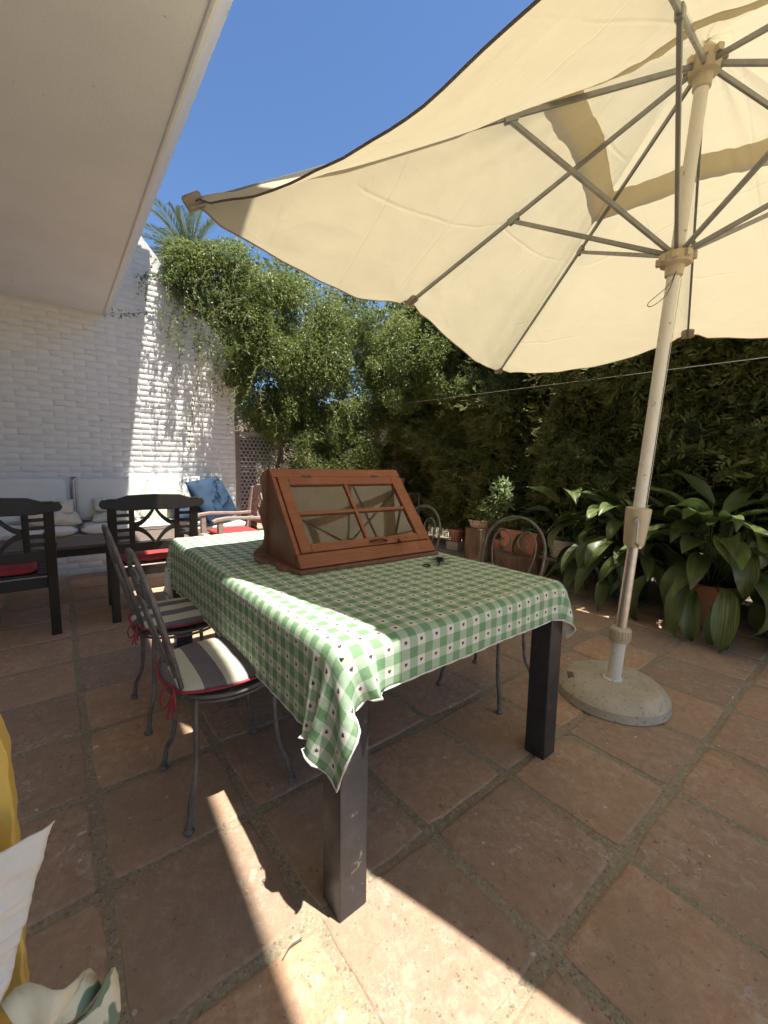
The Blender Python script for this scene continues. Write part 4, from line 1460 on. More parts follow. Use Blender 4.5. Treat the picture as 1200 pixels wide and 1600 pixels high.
rg = MB().tube(arc((0, 0, 0.004), 0.0165, 0, 2 * math.pi, 28, 'xy')[:-1], 0.0028, 8, closed=True).obj('ring', 'black_plastic', None, smooth=60, loc=(1.298, 1.302, kz - 0.001))
tag(rg, 'small black ring lying on the tablecloth left of the keys', 'ring')
# ================================================================== PLANTS
def pnoise(p, s, seed=0.0):
    return np.array([mnoise.noise(Vector((a * s + seed, b * s, c * s))) for a, b, c in p])


def blob_leaves(blobs, Lr, Wr, seed, droop=0.5, cull=-0.12, cscale=2.2, keep=None):
    """leaves scattered through ellipsoids, thinned by noise so that clumps and gaps appear"""
    r_ = np.random.default_rng(seed)
    pts, outs = [], []
    for (cx, cy, cz), (rx, ry, rz), n in blobs:
        d = unit(r_.normal(size=(n, 3)))
        rad = r_.uniform(0.25, 1.12, n) ** 0.55
        p = d * rad[:, None] * np.array([rx, ry, rz]) + np.array([cx, cy, cz])
        pts.append(p)
        outs.append(d)
    p, d = np.concatenate(pts), np.concatenate(outs)
    nz = pnoise(p, cscale, seed) + 0.5 * pnoise(p, cscale * 2.7, seed + 9)
    ok = nz > cull
    if keep is not None:
        ok &= keep(p)
    p, d = p[ok], d[ok]
    n = len(p)
    ax = unit(d * 0.5 + r_.normal(size=(n, 3)) * 0.7 + np.array([0, 0, -droop]))
    nr = unit(r_.normal(size=(n, 3)) * 0.65 + np.array([0, -0.25, 0.9]))
    L = r_.uniform(*Lr, n)
    W = r_.uniform(*Wr, n)
    v, q = leaves(p, ax, nr, L, W)
    return v, q, np.clip(r_.uniform(0, 1, n) * 0.8 + 0.25 * pnoise(p, 3.5, 5 + seed), 0, 1)


def strands(starts, seed, length=(0.5, 1.3), step=0.05, sway=0.35, wallY=None, pull=(0, 0, -1)):
    """thin hanging shoots with leaves set along them"""
    r_ = random.Random(seed)
    mb = MB()
    cs, ds = [], []
    for s in starts:
        p = Vector(s)
        d = Vector((r_.uniform(-1, 1), r_.uniform(-1, 0.2), r_.uniform(-0.6, 0.6))).normalized()
        L = r_.uniform(*length)
        pts = [p.copy()]
        for _ in range(int(L / step)):
            d = (d + Vector((r_.uniform(-1, 1), r_.uniform(-1, 1), r_.uniform(-1, 1))) * sway + Vector(pull) * 0.28).normalized()
            p = p + d * step
            if wallY is not None and p.y > wallY:
                p.y = wallY - 0.01
                d.y = -abs(d.y) * 0.3
            pts.append(p.copy())
            for _k in range(r_.choice((1, 2, 2, 3))):
                cs.append(p + Vector((r_.uniform(-.012, .012), r_.uniform(-.012, .012), r_.uniform(-.012, .012))))
                ds.append(Vector((r_.uniform(-1, 1), r_.uniform(-1, 1), r_.uniform(-1, 0.5))))
        if len(pts) > 2:
            mb.tube(pts, [0.0032 * (1 - 0.7 * i / len(pts)) for i in range(len(pts))], 4)
    return mb, np.array(cs), np.array(ds)


# ---- jasmine hanging over the wall and the lattice
jas = thing('climbing_jasmine', 'big tangled climbing jasmine spilling over the end of the white wall', 'climber', (2.4, 6.0, 0))


def jkeep(p):
    # left limit slides down the wall, nothing inside the masonry
    x, y, z_ = p[:, 0], p[:, 1], p[:, 2]
    lim = 1.06 + np.clip(3.75 - z_, 0, 3) * 0.55
    return (x > lim + 0.12 * np.sin(z_ * 7)) & ((y < 5.82) | (x > 2.03) | (z_ > 4.1 - (x - .74) * 1.16))


v, q, rn = blob_leaves([
    ((1.55, 5.80, 3.50), (0.55, 0.26, 0.42), 10000), ((2.15, 5.75, 3.45), (0.75, 0.45, 0.62), 22000),
    ((2.9, 5.85, 3.3), (0.80, 0.55, 0.60), 22000), ((1.80, 5.66, 2.75), (0.50, 0.20, 0.60), 7000),
    ((2.35, 5.55, 2.65), (0.72, 0.42, 0.62), 20000), ((3.15, 5.65, 2.55), (0.75, 0.50, 0.70), 22000),
    ((2.45, 5.6, 2.0), (0.60, 0.35, 0.38), 13000), ((2.75, 5.55, 1.7), (0.50, 0.30, 0.30), 7000), ((3.75, 5.7, 2.9), (0.6, 0.5, 0.8), 16000),
    ((3.3, 5.7, 1.9), (0.7, 0.42, 0.5), 15000), ((3.9, 5.6, 2.1), (0.55, 0.45, 0.6), 13000), ((4.1, 5.3, 3.0), (0.5, 0.6, 0.6), 12000), ((3.4, 6.1, 3.5), (0.7, 0.5, 0.5), 12000), ((4.15, 4.75, 2.7), (0.42, 0.55, 0.70), 15000), ((4.25, 4.0, 2.55), (0.30, 0.50, 0.45), 8000), ((2.9, 6.45, 2.3), (0.9, 0.4, 0.9), 20000), ((2.55, 6.45, 1.9), (0.5, 0.2, 0.9), 10000), ((3.4, 6.4, 1.6), (0.8, 0.3, 0.9), 12000)],
    (0.032, 0.062), (0.013, 0.024), 3, 0.55, -0.10, 2.0, jkeep)
fo = link('foliage', fast_mesh('foliage', v - np.array([2.4, 6.0, 0]), q, 'jasmine_leaf', rn), jas)
fo['kind'] = 'stuff'
st_pts = [(random.uniform(1.15, 1.75), random.uniform(5.62, 5.80), random.uniform(2.6, 3.65)) for _ in range(60)]
st_pts = [p for p in st_pts if p[0] > 1.0 + (3.7 - p[2]) * 0.38]
st_pts += [(random.uniform(1.5, 3.9), random.uniform(5.2, 5.5), random.uniform(2.0, 3.9)) for _ in range(70)]
st_pts += [(1.25, 5.66, 2.78), (1.3, 5.6, 2.82), (1.2, 5.68, 3.2)]
mb, cs, ds = strands(st_pts, 21, (0.35, 1.0), 0.045, 0.38, 5.82)
mb.obj('shoots', 'vine_stem', jas)['kind'] = 'stuff'
r2 = np.random.default_rng(8)
v, q = leaves(cs, ds, r2.normal(size=cs.shape) + np.array([0, -.3, .8]), r2.uniform(0.03, 0.055, len(cs)), r2.uniform(0.012, 0.02, len(cs)))
fo = link('foliage', fast_mesh('foliage', v - np.array([2.4, 6.0, 0]), q, 'jasmine_leaf', r2.uniform(0, 1, len(cs))), jas)
fo['kind'] = 'stuff'
# sprays that reach over the shaded part of the wall
for k, (a, b) in enumerate((((1.30, 5.55, 2.90), (0.55, 5.55, 2.78)), ((1.25, 5.6, 3.30), (0.86, 5.6, 3.28)), ((1.45, 5.55, 2.2), (1.30, 5.5, 1.25)))):
    a, b = Vector(a), Vector(b)
    pts = spline([a, a.lerp(b, .35) + Vector((0, -.03, .05)), a.lerp(b, .7) + Vector((0, .02, .03)), b], 6)
    MB().tube(pts, [0.004 * (1 - .6 * i / len(pts)) for i in range(len(pts))], 5).obj('shoot', 'vine_stem', jas)
    cs = np.array([p + Vector((random.uniform(-.02, .02), random.uniform(-.02, .02), random.uniform(-.025, .025))) for p in pts[4:] for _ in range(3)])
    v, q = leaves(cs, r2.normal(size=cs.shape) + np.array([-.5, 0, -.4]), r2.normal(size=cs.shape) + np.array([0, -.3, .8]), r2.uniform(0.035, 0.06, len(cs)), r2.uniform(0.013, 0.022, len(cs)))
    o = link('spray', fast_mesh('spray', v - np.array([2.4, 6.0, 0]), q, 'jasmine_leaf', r2.uniform(0, 1, len(cs))), jas)
    o['kind'] = 'stuff'
MB().tube(spline([(2.62, 5.75, 0), (2.60, 5.74, 0.6), (2.56, 5.72, 1.1), (2.60, 5.70, 1.45), (2.42, 5.70, 1.8), (2.2, 5.7, 2.3), (2.3, 5.72, 2.9)], 6), [0.032 - 0.0006 * i for i in range(37)], 10).obj('trunk', 'stem', jas, smooth=60)
MB().tube(spline([(2.585, 5.72, 1.25), (2.75, 5.7, 1.8), (3.0, 5.7, 2.3), (3.1, 5.75, 2.9)], 6), [0.022 - 0.0006 * i for i in range(19)], 8).obj('limb', 'stem', jas, smooth=60)

# ---- shrubs under and beside the jasmine
def shrub(name, label, base, blobs, mat, Lr, Wr, seed, stems=7, cull=-0.1, group='shrubs in the far corner', droop=0.2):
    t = thing(name, label, 'shrub', base, 0, group)
    v, q, rn = blob_leaves(blobs, Lr, Wr, seed, droop, cull, 2.6)
    o = link('foliage', fast_mesh('foliage', v - np.array(base), q, mat, rn), t)
    o['kind'] = 'stuff'
    r_ = random.Random(seed)
    for k in range(stems):
        bl = r_.choice(blobs)
        e = Vector([bl[0][i] + r_.uniform(-.6, .6) * bl[1][i] for i in range(3)])
        s = Vector(base) + Vector((r_.uniform(-.08, .08), r_.uniform(-.08, .08), 0))
        mid = s.lerp(e, .5) + Vector((r_.uniform(-.1, .1), r_.uniform(-.1, .1), .1))
        pts = spline([s, mid, e], 6)
        MB().tube(pts, [0.014 * (1 - .75 * i / len(pts)) for i in range(len(pts))], 6).obj('stem', 'stem', t, smooth=60)
    return t


shrub('oleander', 'narrow-leaved green shrub behind the top of the wooden cabinet', (3.15, 5.55, 0),
      [((3.0, 5.45, 1.15), (0.55, 0.35, 0.5), 5200), ((3.5, 5.35, 1.3), (0.5, 0.35, 0.6), 5200)], 'shrub_leaf', (0.07, 0.13), (0.012, 0.02), 31, 12, -0.15, droop=-0.3)
shrub('shrub', 'dark loose shrub between the narrow-leaved shrub and the cypress hedge', (4.1, 5.6, 0),
      [((3.9, 5.6, 1.5), (0.55, 0.45, 0.7), 11000), ((4.1, 5.5, 0.8), (0.5, 0.4, 0.55), 7000), ((2.75, 6.6, 1.4), (0.6, 0.3, 0.9), 9000)], 'jasmine_leaf', (0.035, 0.06), (0.016, 0.026), 33, 9, 0.0)

# ---- cypress hedge: eight trees in a row along the right side
def cypress(k, y, label, x=5.08, top=3.9):
    base = (x, y, 0)
    t = thing('cypress_tree', label, 'tree', base, 0, 'cypress trees of the hedge')
    r_ = np.random.default_rng(200 + k)
    n = 15000 if k > 1 else 9000
    z_ = 0.25 + (top - 0.25) * r_.uniform(0, 1, n) ** 0.85
    ang = r_.normal(math.pi, 0.85, n)
    rr = np.interp(z_, [0, 1.0, 2.0, 2.8, top - .5, top], [0.42, 0.58, 0.66, 0.82, 0.72, 0.25])
    rr = rr * r_.uniform(0.35, 1.1, n) ** 0.6 * np.where(r_.uniform(0, 1, n) < 0.07, 1.28, 1.0)
    if y > 3.2:
        rr = rr * np.interp(z_, [1.5, 2.8, top], [1.0, 0.70, 0.85])
    wob = 1 + 0.34 * np.sin(z_ * 5.3 + k * 2) * np.sin(ang * 3 + k)
    c = np.stack([np.cos(ang) * rr * wob * 0.95, np.sin(ang) * rr * wob * 1.0, z_], 1)
    dens = pnoise(c + np.array(base), 1.9, 50.0) + 0.5 * pnoise(c + np.array(base), 5.5, 77.0)
    ok = dens > np.where(c[:, 2] < 0.7, 0.0, -0.42)
    gp = c + np.array(base) - np.array([4.40, 3.14, 0.75])
    tt = gp[:, 2:3]
    far = np.linalg.norm(gp[:, :2] - tt * np.array([[0.12, -0.30]]), axis=1)
    ok &= (far > 0.28) | (c[:, 2] < 0.8)  # gap cut along the sun's path to light the variegated plant
    c = c[ok]
    n = len(c)
    out = unit(c * np.array([1, 1, 0]))
    d = unit(out * 0.8 + r_.normal(size=(n, 3)) * 0.45 + np.array([0, 0, 0.15]))
    nr = unit(r_.normal(size=(n, 3)) * 0.7 + np.array([0, 0, 0.6]))
    s = unit(np.cross(d, nr))
    L = r_.uniform(0.11, 0.25, n)
    V, Q, RN = [], [], []
    off = 0
    base_r = np.clip(r_.uniform(0, 0.75, n) + 0.3 * pnoise(c, 2.5, 11.0) + (r_.uniform(0, 1, n) < 0.05) * 0.4, 0, 1)
    B = 9
    for b in range(B):
        f = (b + 0.5) / B
        sg = 1 if b % 2 else -1
        p = c + d * (L * f * 0.9)[:, None] + np.array([0, 0, -1]) * (L * f * f * 0.25)[:, None]
        dd = d * 0.75 + s * sg * (0.85 - 0.5 * f) if b < B - 1 else d
        dd = dd + r_.normal(size=(n, 3)) * 0.12
        ll = L * (0.52 - 0.28 * f)
        v, q = leaves(p, dd, nr + r_.normal(size=(n, 3)) * .2, ll, ll * 0.26)
        V.append(v)
        Q.append(q + off)
        off += len(v)
        RN.append(base_r)
    o = link('crown', fast_mesh('crown', np.concatenate(V), np.concatenate(Q), 'cypress_leaf', np.concatenate(RN)), t)
    o['kind'] = 'stuff'
    MB().tube(spline([(0, 0, -.02), (0.02, 0.01, 1.0), (-0.01, 0.02, 2.2), (0, 0, top - .4)], 5), [0.06 - 0.0028 * i for i in range(16)], 9).obj('trunk', 'bark', t, smooth=60, world=False)
    rr_ = random.Random(k)
    for b in range(14):
        zz = rr_.uniform(0.5, top - .6)
        a = rr_.gauss(math.pi, 0.9)
        e = Vector((math.cos(a) * .5, math.sin(a) * .5, zz + rr_.uniform(.1, .3)))
        MB().tube([(0, 0, zz), (e.x * .5, e.y * .5, zz + .06), e], [0.014, 0.010, 0.004], 5).obj('limb', 'bark', t, world=False)
    return t


CY = ['cypress in the hedge, first from the near right end, beyond the parasol', 'cypress in the hedge, second from the near right end',
      'cypress in the hedge behind the largest terracotta pot', 'cypress in the hedge behind the green pot and parasol pole',
      'cypress in the hedge behind the small stool', 'cypress in the hedge behind the rectangular planter',
      'cypress in the hedge behind the small terracotta pot on a stone block', 'cypress in the hedge at the far left end beside the plant stand']
for k in range(8):
    cypress(k, -1.35 + 0.93 * k, CY[k], top=3.6 + 0.25 * math.sin(k * 2.3) + (0.35 if k > 5 else 0))

# ---- reed screen behind the hedge foot
reed = thing('reed_screen', 'brown upright reed screen behind the trunks of the hedge', 'fence', (4.98, 2.5, 0))
mb = MB()
rr_ = random.Random(4)
y = -1.8
while y < 5.9:
    h_ = 1.02 + rr_.uniform(-.12, .08)
    x = 5.28 + rr_.uniform(-.012, .012)
    dx, dy = rr_.uniform(-.02, .02), rr_.uniform(-.025, .025)
    if rr_.random() > 0.10:
        mb.tube([(x, y, -0.02), (x + dx, y + dy, h_)], rr_.uniform(.0045, .0075), 5)
    y += rr_.uniform(0.012, 0.024)
mb.obj('reeds', 'reed', reed)['kind'] = 'stuff'
for z_ in (0.25, 0.85):
    MB().tube([(5.262, -1.8, z_), (5.262, 5.9, z_)], 0.004, 5).obj('wire', 'iron', reed)

# ---- boundary wall of the garden behind the planting
bw = thing('boundary_wall', 'plain ochre garden wall almost hidden behind the hedge', 'wall', (6.45, 3.0, 0))
MB().box((6.45, -6.0, -0.05), (6.65, 9.2, 2.3)).obj('masonry', 'ochre_render', bw)
MB().box((6.42, -6.0, 2.3), (6.68, 9.2, 2.36)).obj('coping', 'concrete', bw, bevel=0.01)
bw = thing('boundary_wall', 'plain ochre garden wall almost hidden behind the jasmine and lattice', 'wall', (4.3, 9.0, 0))
MB().box((2.0, 8.4, -0.05), (6.44, 8.6, 2.3)).obj('masonry', 'ochre_render', bw)
MB().box((2.0, 8.37, 2.3), (6.41, 8.63, 2.36)).obj('coping', 'concrete', bw, bevel=0.01)

# ---- clothes line
MB_cl = MB().tube([(4.16, 5.85, 2.166), (4.16, 4.3, 2.12), (4.16, 2.27, 2.075), (4.16, 0.45, 2.036), (4.16, -2.0, 2.01)], 0.003, 6)
tag(MB_cl.obj('clothes_line', 'white_cord', None, smooth=60), 'thin pale clothes line strung along the hedge', 'line')


# ---- pots
def pot(name, label, loc, r_top, r_bot, h, mat='terracotta_pot', saucer=False, cat='pot', rim=True):
    t = thing(name, label, cat, loc)
    rt = r_top
    MB().lathe([(r_bot * .96, 0.0), (r_bot, 0.006), (rt * 0.93, h * 0.80), (rt * 0.90, h * 0.97), (rt * 0.84, h * 0.97), (rt * 0.82, h * 0.86)], 36).obj('body', mat, t, smooth=35, world=False)
    if rim:
        MB().lathe([(rt * 0.935, h * 0.80), (rt * 0.995, h * 0.805), (rt, h * 0.82), (rt, h * 0.985), (rt * 0.985, h), (rt * 0.88, h), (rt * 0.86, h * 0.95)], 36, caps=False).obj('rim', mat, t, smooth=35, world=False)
    MB().lathe([(0.0, h * 0.88), (rt * 0.5, h * 0.90), (rt * 0.86, h * 0.88)], 24, caps=False).obj('soil', 'soil', t, smooth=60, world=False)
    if saucer:
        MB().lathe([(r_bot * 1.2, 0.001), (r_bot * 1.35, 0.03), (r_bot * 1.30, 0.03), (r_bot * 1.1, 0.008)], 36).obj('saucer', mat, t, smooth=35, world=False)
    return t


# broad strap leaves: blade mesh along +x with a rolled midrib, several bends
def asp_leaf(k, L=0.50, W=0.155):
    rr = random.Random(300 + k)
    bend = (0.4, 0.9, 1.4, 1.9, 0.65, 2.3)[k % 6]
    twist = rr.uniform(-.5, .5)
    n, mth = 12, 4
    vs = []
    p = Vector((0, 0, 0))
    for i in range(n + 1):
        u = i / n
        th = 0.55 - bend * u ** 1.3
        if i:
            p = p + Vector((math.cos(th), 0, math.sin(th))) * (L / n)
        w = W * (math.sin(math.pi * min(1, u * 0.93 + 0.07)) ** 0.75) * (1.0 if u < .6 else 1 - ((u - .6) / .4) ** 2 * .55)
        if i == n:
            w = 0.002
        nrm = Vector((-math.sin(th), 0, math.cos(th)))
        for j in range(mth + 1):
            s = 2 * j / mth - 1
            q = p + Vector((0, 1, 0)) * (s * w / 2) + nrm * (abs(s) ** 1.4 * w * 0.20 + 0.006 * math.sin(u * 9 + k + s * 2) * abs(s))
            tw = twist * u
            y, zc = q.y, q.z - p.z
            q.y, q.z = y * math.cos(tw) - zc * math.sin(tw), p.z + y * math.sin(tw) + zc * math.cos(tw)
            vs.append(q)
    fs = [(i * (mth + 1) + j, i * (mth + 1) + j + 1, (i + 1) * (mth + 1) + j + 1, (i + 1) * (mth + 1) + j) for i in range(n) for j in range(mth)]
    me = MB().add(vs, fs).mesh('leaf', 'aspidistra_leaf', smooth=80)
    return me


ASP = [asp_leaf(k) for k in range(12)]


def aspidistra(label, loc, n, seed, spread=0.34, hi=0.62):
    t = thing('aspidistra', label, 'plant', loc, 0, 'broad-leaved potted plants by the hedge')
    rr = random.Random(seed)
    for k in range(n):
        a = k * 2.39996 + rr.uniform(-.4, .4)
        f = (k + 0.5) / n
        el = math.radians(84 - 74 * f + rr.uniform(-9, 9))
        Ls = (0.16 + hi * (1 - f) * 0.55 + 0.10 * rr.random()) * (0.8 + 0.3 * rr.random())
        s0 = Vector((0.07 * math.cos(a) * rr.random(), 0.07 * math.sin(a) * rr.random(), 0))
        e = s0 + Vector((math.cos(a) * math.cos(el), math.sin(a) * math.cos(el), math.sin(el))) * (Ls + spread * f * 0.5)
        mid = s0.lerp(e, .5) + Vector((0, 0, 0.03))
        lf = link('leaf', ASP[rr.randrange(12)], t, e, (rr.uniform(-.25, .25), R(rr.uniform(-14, 10)) + 1.35 * f ** 1.2 - 0.15, a + rr.uniform(-.3, .3)), [rr.uniform(.72, 1.08)] * 3)
        MB().tube([s0, mid, e + Vector((0, 0, 0.0))], [0.0045, 0.004, 0.0035], 5).obj('stalk', 'shrub_stalk', lf if False else t, world=False)
    return t


simple('shrub_stalk', (0.05, 0.08, 0.025), (0.035, 0.06, 0.02), 0.5, 20)

pot('plant_pot', 'large terracotta pot under the broad-leaved plant nearest the right edge', (3.98, 0.84, 0.001), 0.185, 0.125, 0.335, saucer=True)
aspidistra('broad-leaved green plant in the large terracotta pot at the right edge', (3.98, 0.84, 0.30), 105, 3, 0.42, 0.70)
pot('plant_pot', 'dark green plastic pot behind the parasol pole', (4.18, 1.52, 0.001), 0.215, 0.17, 0.335, 'green_plastic')
aspidistra('broad-leaved green plant in the dark green pot behind the parasol pole', (4.18, 1.52, 0.30), 84, 8, 0.40, 0.66)
aspidistra('broad-leaved green plant growing behind the pots at the far right edge', (4.42, 0.30, 0.25), 80, 12, 0.45, 0.9)
pot('plant_pot', 'terracotta pot mostly hidden under leaves at the far right edge', (4.42, 0.30, 0.001), 0.18, 0.13, 0.30)

stool = thing('stool', 'low rustic wooden stool carrying the wicker basket', 'stool', (4.22, 2.10, 0))
mbt = []
for k in range(28):
    a = 2 * math.pi * k / 28
    rr0 = 1 + 0.05 * math.sin(3 * a + 1) + 0.03 * math.sin(7 * a)
    mbt.append((4.22 + 0.17 * rr0 * math.copysign(abs(math.cos(a)) ** .7, math.cos(a)), 2.10 + 0.30 * rr0 * math.copysign(abs(math.sin(a)) ** .7, math.sin(a))))
MB().prism(mbt, 'z', 0.225, 0.258).obj('seat', 'brown_plank', stool, bevel=0.006)
for sx_ in (-1, 1):
    for sy_ in (-1, 1):
        MB().bar((4.22 + sx_ * .10, 2.10 + sy_ * .17, 0.224), (4.22 + sx_ * .145, 2.10 + sy_ * .235, 0.0), 0.036, 0.036, (1, 0, 0)).obj('leg', 'brown_plank', stool, bevel=0.004)
bk = thing('wicker_basket', 'pale round wicker basket pot on the low stool', 'basket', (4.22, 2.12, 0.2585))
MB().lathe([(0.155, 0.0), (0.168, 0.01), (0.178, 0.10), (0.172, 0.19), (0.16, 0.195), (0.155, 0.16)], 40).obj('body', 'wicker', bk, smooth=40, world=False)
for k in range(6):
    MB().tube(arc((0, 0, 0.02 + k * 0.034), 0.172 + 0.007 * math.sin(k), 0, 2 * math.pi, 40, 'xy')[:-1], 0.0065, 6, closed=True).obj('weave', 'wicker', bk, smooth=70, world=False)
aspidistra('broad-leaved plant with arching leaves in the wicker basket', (4.22, 2.12, 0.42), 17, 21, 0.18, 0.5)


def log(name, label, loc, r_, h, seed):
    t = thing(name, label, 'log', loc)
    n = 72
    rr = random.Random(seed)
    vs, fs = [], []
    zs = [0.0, h * .25, h * .5, h * .75, h]
    for z_ in zs:
        for k in range(n):
            a = 2 * math.pi * k / n
            q = r_ * (1 + 0.05 * mnoise.noise(Vector((math.cos(a) * 1.5, math.sin(a) * 1.5, seed))) + 0.07 * mnoise.noise(Vector((a * 9, z_ * 2, seed))))
            vs.append((q * math.cos(a), q * math.sin(a), z_))
    for i in range(len(zs) - 1):
        for k in range(n):
            fs.append((i * n + k, i * n + (k + 1) % n, (i + 1) * n + (k + 1) % n, (i + 1) * n + k))
    MB().add(vs, fs).obj('bark', 'bark', t, smooth=50, world=False)
    top = [vs[(len(zs) - 1) * n + k] for k in range(n)]
    MB().prism([(p[0] * .985, p[1] * .985) for p in top], 'z', h - 0.02, h + 0.002).obj('cut_face', 'cut_wood', t, world=False)
    return t


log('stump', 'wide low tree stump under the rectangular terracotta planter', (4.25, 2.70, 0.001), 0.29, 0.195, 2)
pl = thing('planter', 'rectangular terracotta planter standing on the wide stump', 'planter', (4.22, 2.68, 0.2))
vs = []
for z_, sx_, sy_ in ((0.0, .075, .19), (0.03, .08, .195), (0.24, .10, .235), (0.242, .112, .248), (0.285, .114, .25), (0.285, .10, .236), (0.24, .094, .226)):
    vs += [(-sx_, -sy_, z_), (sx_, -sy_, z_), (sx_, sy_, z_), (-sx_, sy_, z_)]
fs = [(3, 2, 1, 0)] + [(i * 4 + k, i * 4 + (k + 1) % 4, (i + 1) * 4 + (k + 1) % 4, (i + 1) * 4 + k) for i in range(6) for k in range(4)] + [(24, 25, 26, 27)]
MB().add(vs, fs).obj('body', 'terracotta_pot', pl, bevel=0.004, segs=1, world=False)


def pot_plant(name, label, base, blobs, mat, Lr, Wr, seed, cull=-0.3, droop=0.0, stems=5):
    t = thing(name, label, 'plant', base)
    v, q, rn = blob_leaves(blobs, Lr, Wr, seed, droop, cull, 5.0)
    o = link('foliage', fast_mesh('foliage', v - np.array(base), q, mat, rn), t)
    o['kind'] = 'stuff'
    r_ = random.Random(seed)
    for k in range(stems):
        bl = r_.choice(blobs)
        e = Vector([bl[0][i] + r_.uniform(-.5, .5) * bl[1][i] for i in range(3)])
        MB().tube([base, Vector(base).lerp(e, .6) + Vector((r_.uniform(-.02, .02), r_.uniform(-.02, .02), .02)), e], [0.005, 0.004, 0.002], 5).obj('stem', 'vine_stem', t)
    return t


pot_plant('bedding_plant', 'low dark green plant growing in the rectangular planter', (4.22, 2.68, 0.45),
          [((4.22, 2.55, 0.53), (0.10, 0.16, 0.09), 260), ((4.24, 2.80, 0.53), (0.10, 0.14, 0.08), 220)], 'shrub_leaf', (0.04, 0.08), (0.015, 0.028), 41)
log('stump', 'narrow upright tree stump left of the planter', (4.30, 3.36, 0.001), 0.18, 0.41, 5)
pot('plant_pot', 'pale weathered bowl pot on the narrow stump', (4.30, 3.36, 0.4135), 0.15, 0.115, 0.11, 'pale_pot')
pot_plant('bedding_plant', 'leafy green plant in the pale bowl on the narrow stump', (4.30, 3.36, 0.50),
          [((4.29, 3.38, 0.62), (0.17, 0.20, 0.12), 480)], 'shrub_leaf', (0.05, 0.11), (0.012, 0.022), 43, droop=-0.2)
pot('plant_pot', 'small terracotta pot hidden below the sunlit variegated plant', (4.42, 3.12, 0.001), 0.11, 0.08, 0.30)
pot_plant('variegated_plant', 'upright variegated plant catching the sun behind the planter', (4.42, 3.12, 0.28),
          [((4.40, 3.14, 0.86), (0.09, 0.13, 0.19), 520), ((4.38, 3.18, 0.62), (0.10, 0.14, 0.20), 480), ((4.41, 3.05, 0.80), (0.07, 0.08, 0.10), 150)], 'lit_leaf', (0.05, 0.10), (0.018, 0.032), 45, cull=-0.5, stems=8)
blk = MB().box((4.42, 3.83, 0.001), (4.62, 4.05, 0.12)).obj('stone_block', 'concrete', None, bevel=0.01)
tag(blk, 'rough stone block under the small terracotta pot left of the stump', 'block')
pot('plant_pot', 'small terracotta pot left of the narrow stump', (4.50, 3.93, 0.121), 0.10, 0.072, 0.185)
pot_plant('succulent', 'small sparse plant in the terracotta pot left of the stump', (4.50, 3.93, 0.28),
          [((4.50, 3.93, 0.37), (0.11, 0.12, 0.08), 160)], 'shrub_leaf', (0.03, 0.07), (0.012, 0.02), 47)


def plant_stand(label, loc, h, w=0.42, d=0.26):
    t = thing('plant_stand', label, 'stand', loc)
    MB().box((-d / 2, -w / 2, h - 0.014), (d / 2, w / 2, h)).obj('top', 'bleached_iron', t, bevel=0.003, world=False)
    for sx_ in (-1, 1):
        for sy_ in (-1, 1):
            MB().box((sx_ * (d / 2 - .018) - .010, sy_ * (w / 2 - .018) - .010, 0), (sx_ * (d / 2 - .018) + .010, sy_ * (w / 2 - .018) + .010, h - 0.0145)).obj('leg', 'bleached_iron', t, bevel=0.002, world=False)
    MB().box((-d / 2 + .01, -w / 2 + .01, h * .4), (d / 2 - .01, w / 2 - .01, h * .4 + .012)).obj('shelf', 'bleached_iron', t, bevel=0.002, world=False)
    return t


plant_stand('slim grey metal plant stand right of the cabinet top', (4.32, 4.95, 0.0), 0.78, 0.62)
pot('plant_pot', 'terracotta pot on the slim metal stand right of the cabinet', (4.30, 5.03, 0.781), 0.125, 0.095, 0.225)
pot_plant('dry_plant', 'dry twiggy brown plant in the pot on the metal stand', (4.30, 5.03, 0.98),
          [((4.30, 5.05, 1.13), (0.16, 0.20, 0.13), 520)], 'dry_leaf', (0.025, 0.05), (0.010, 0.018), 51, stems=14)
plant_stand('grey metal plant stand hidden behind the left end of the cabinet', (2.62, 5.42, 0.0), 0.86, 0.40)
pot('plant_pot', 'terracotta pot beside the honeycomb lattice, left of the cabinet top', (2.50, 5.40, 0.861), 0.10, 0.078, 0.175)
pot_plant('succulent', 'grey succulent in the pot beside the honeycomb lattice', (2.50, 5.40, 1.02),
          [((2.50, 5.40, 1.10), (0.10, 0.10, 0.08), 200)], 'dry_leaf', (0.03, 0.06), (0.012, 0.02), 53)
pot_plant('twiggy_plant', 'bleached twiggy plant sticking up behind the cabinet top', (2.78, 5.42, 0.87),
          [((2.80, 5.42, 1.12), (0.22, 0.16, 0.18), 420)], 'dry_leaf', (0.04, 0.09), (0.005, 0.009), 55, stems=22)

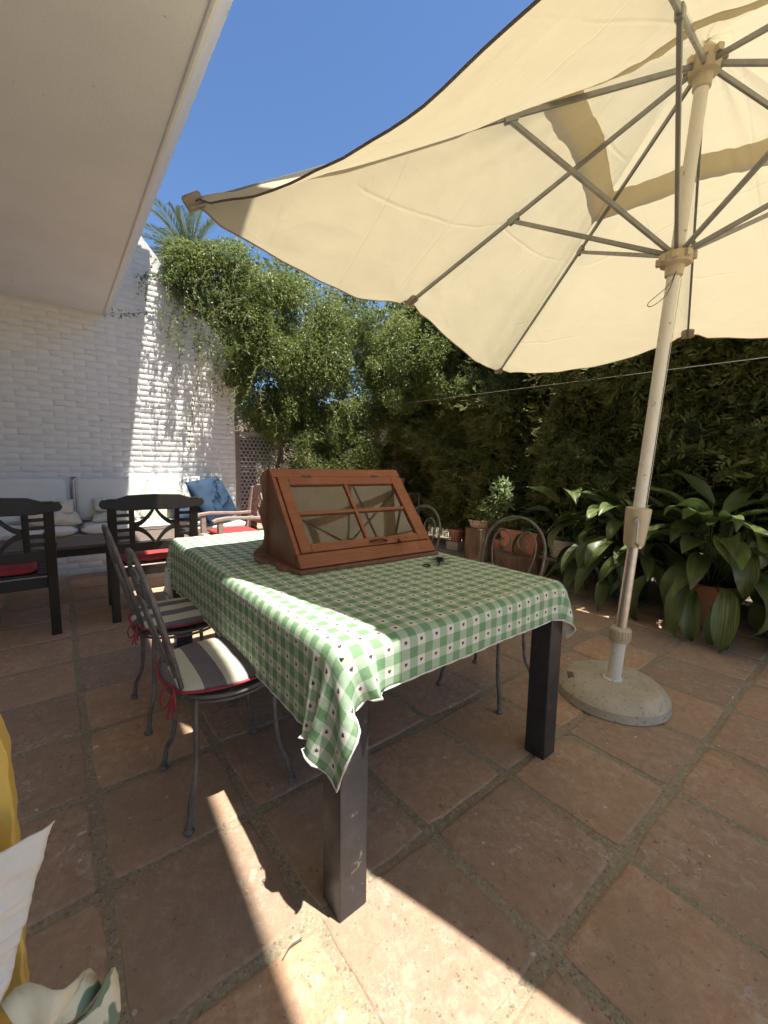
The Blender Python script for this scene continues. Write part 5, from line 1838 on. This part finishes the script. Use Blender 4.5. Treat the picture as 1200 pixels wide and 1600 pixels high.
# ---- palm beyond the wall
pm = thing('palm_tree', 'date palm with arching grey-green fronds rising behind the white wall', 'palm', (5.45, 21.4, -1.0))
MB().tube(spline([(0, 0, 0), (0.1, 0, 4), (0.05, 0.1, 8), (0, 0, 11.2)], 6), 0.22, 12).obj('trunk', 'bark', pm, smooth=60, world=False)
rr_ = random.Random(12)
for k in range(46):
    a = k * 2.39996
    el = math.radians(84 - 88 * (k / 46) + rr_.uniform(-6, 6))
    L = rr_.uniform(2.2, 2.9)
    p = Vector((0, 0, 11.2))
    d = Vector((math.cos(a) * math.cos(el), math.sin(a) * math.cos(el), math.sin(el)))
    side = d.cross(Vector((0, 0, 1)))
    side = side.normalized() if side.length > .01 else Vector((1, 0, 0))
    pts = []
    for i in range(15):
        pts.append(p.copy())
        d = (d + Vector((0, 0, -0.085))).normalized()
        p = p + d * L / 14
    fr = MB().tube(pts, [0.028 - 0.0017 * i for i in range(15)], 5).obj('frond', 'palm_rachis' if 'palm_rachis' in MAT else 'vine_stem', pm, world=False)
    cs, ds = [], []
    for i in range(2, 15):
        for f in (0, .25, .5, .75):
            b = pts[i].lerp(pts[min(14, i + 1)], f)
            for sg in (-1, 1):
                cs.append(b)
                dd = (pts[i] - pts[i - 1]).normalized() * 0.75 + side * sg * 0.75 + Vector((0, 0, 0.18))
                ds.append(dd + Vector((rr_.uniform(-.1, .1), rr_.uniform(-.1, .1), rr_.uniform(-.15, .1))))
    cs, ds = np.array(cs), np.array(ds)
    u = np.linspace(0, 1, len(cs))
    v, q = leaves(cs, ds, np.tile(np.array([0, 0, 1.0]), (len(cs), 1)) + np.array(side) * .3, 0.52 * np.sin(np.pi * (0.12 + 0.8 * u)), np.full(len(cs), 0.035))
    o = link('leaflets', fast_mesh('leaflets', v, q, 'palm_leaf', np.array([rr_.random() for _ in range(len(cs))])), fr)
    o['kind'] = 'stuff'

# ---- taller trees in the neighbouring garden, seen through gaps
def far_tree(label, base, h, r_, n, seed):
    t = thing('garden_tree', label, 'tree', base, 0, 'trees in the neighbouring garden')
    rr = random.Random(seed)
    bl = [((base[0] + rr.uniform(-.6, .6) * r_, base[1] + rr.uniform(-.6, .6) * r_, h * rr.uniform(.45, .9)), (r_ * .5, r_ * .5, h * .2), n // 8) for _ in range(8)]
    v, q, rn = blob_leaves(bl, (0.10, 0.18), (0.05, 0.08), seed, 0.3, -0.1, 1.2)
    o = link('crown', fast_mesh('crown', v - np.array(base), q, 'shrub_leaf', rn), t)
    o['kind'] = 'stuff'
    MB().tube(spline([(0, 0, 0), (.1, 0, h * .3), (0, .1, h * .7)], 5), [0.12 - 0.009 * i for i in range(11)], 8).obj('trunk', 'bark', t, smooth=60, world=False)
    return t


far_tree('bushy tree beyond the jasmine, below the palm crown', (3.3, 9.5, 0), 5.4, 1.8, 16000, 61)
far_tree('bushy tree beyond the hedge, seen under the parasol edge', (7.2, 9.2, 0), 6.2, 2.2, 18000, 62)
# small debris on the floor
for k, (x, y, a) in enumerate(((0.395, 0.83, 0.3),)):
    tw = MB().tube(spline([(-.03, 0, .003), (0, .004, .004), (.03, -.006, .003)], 4), 0.0016, 5).obj('twig', 'stem', None, loc=(x, y, 0.001), rot=(0, 0, a))
    tag(tw, 'thin dry twig on the sunlit floor beside the table leg', 'twig')
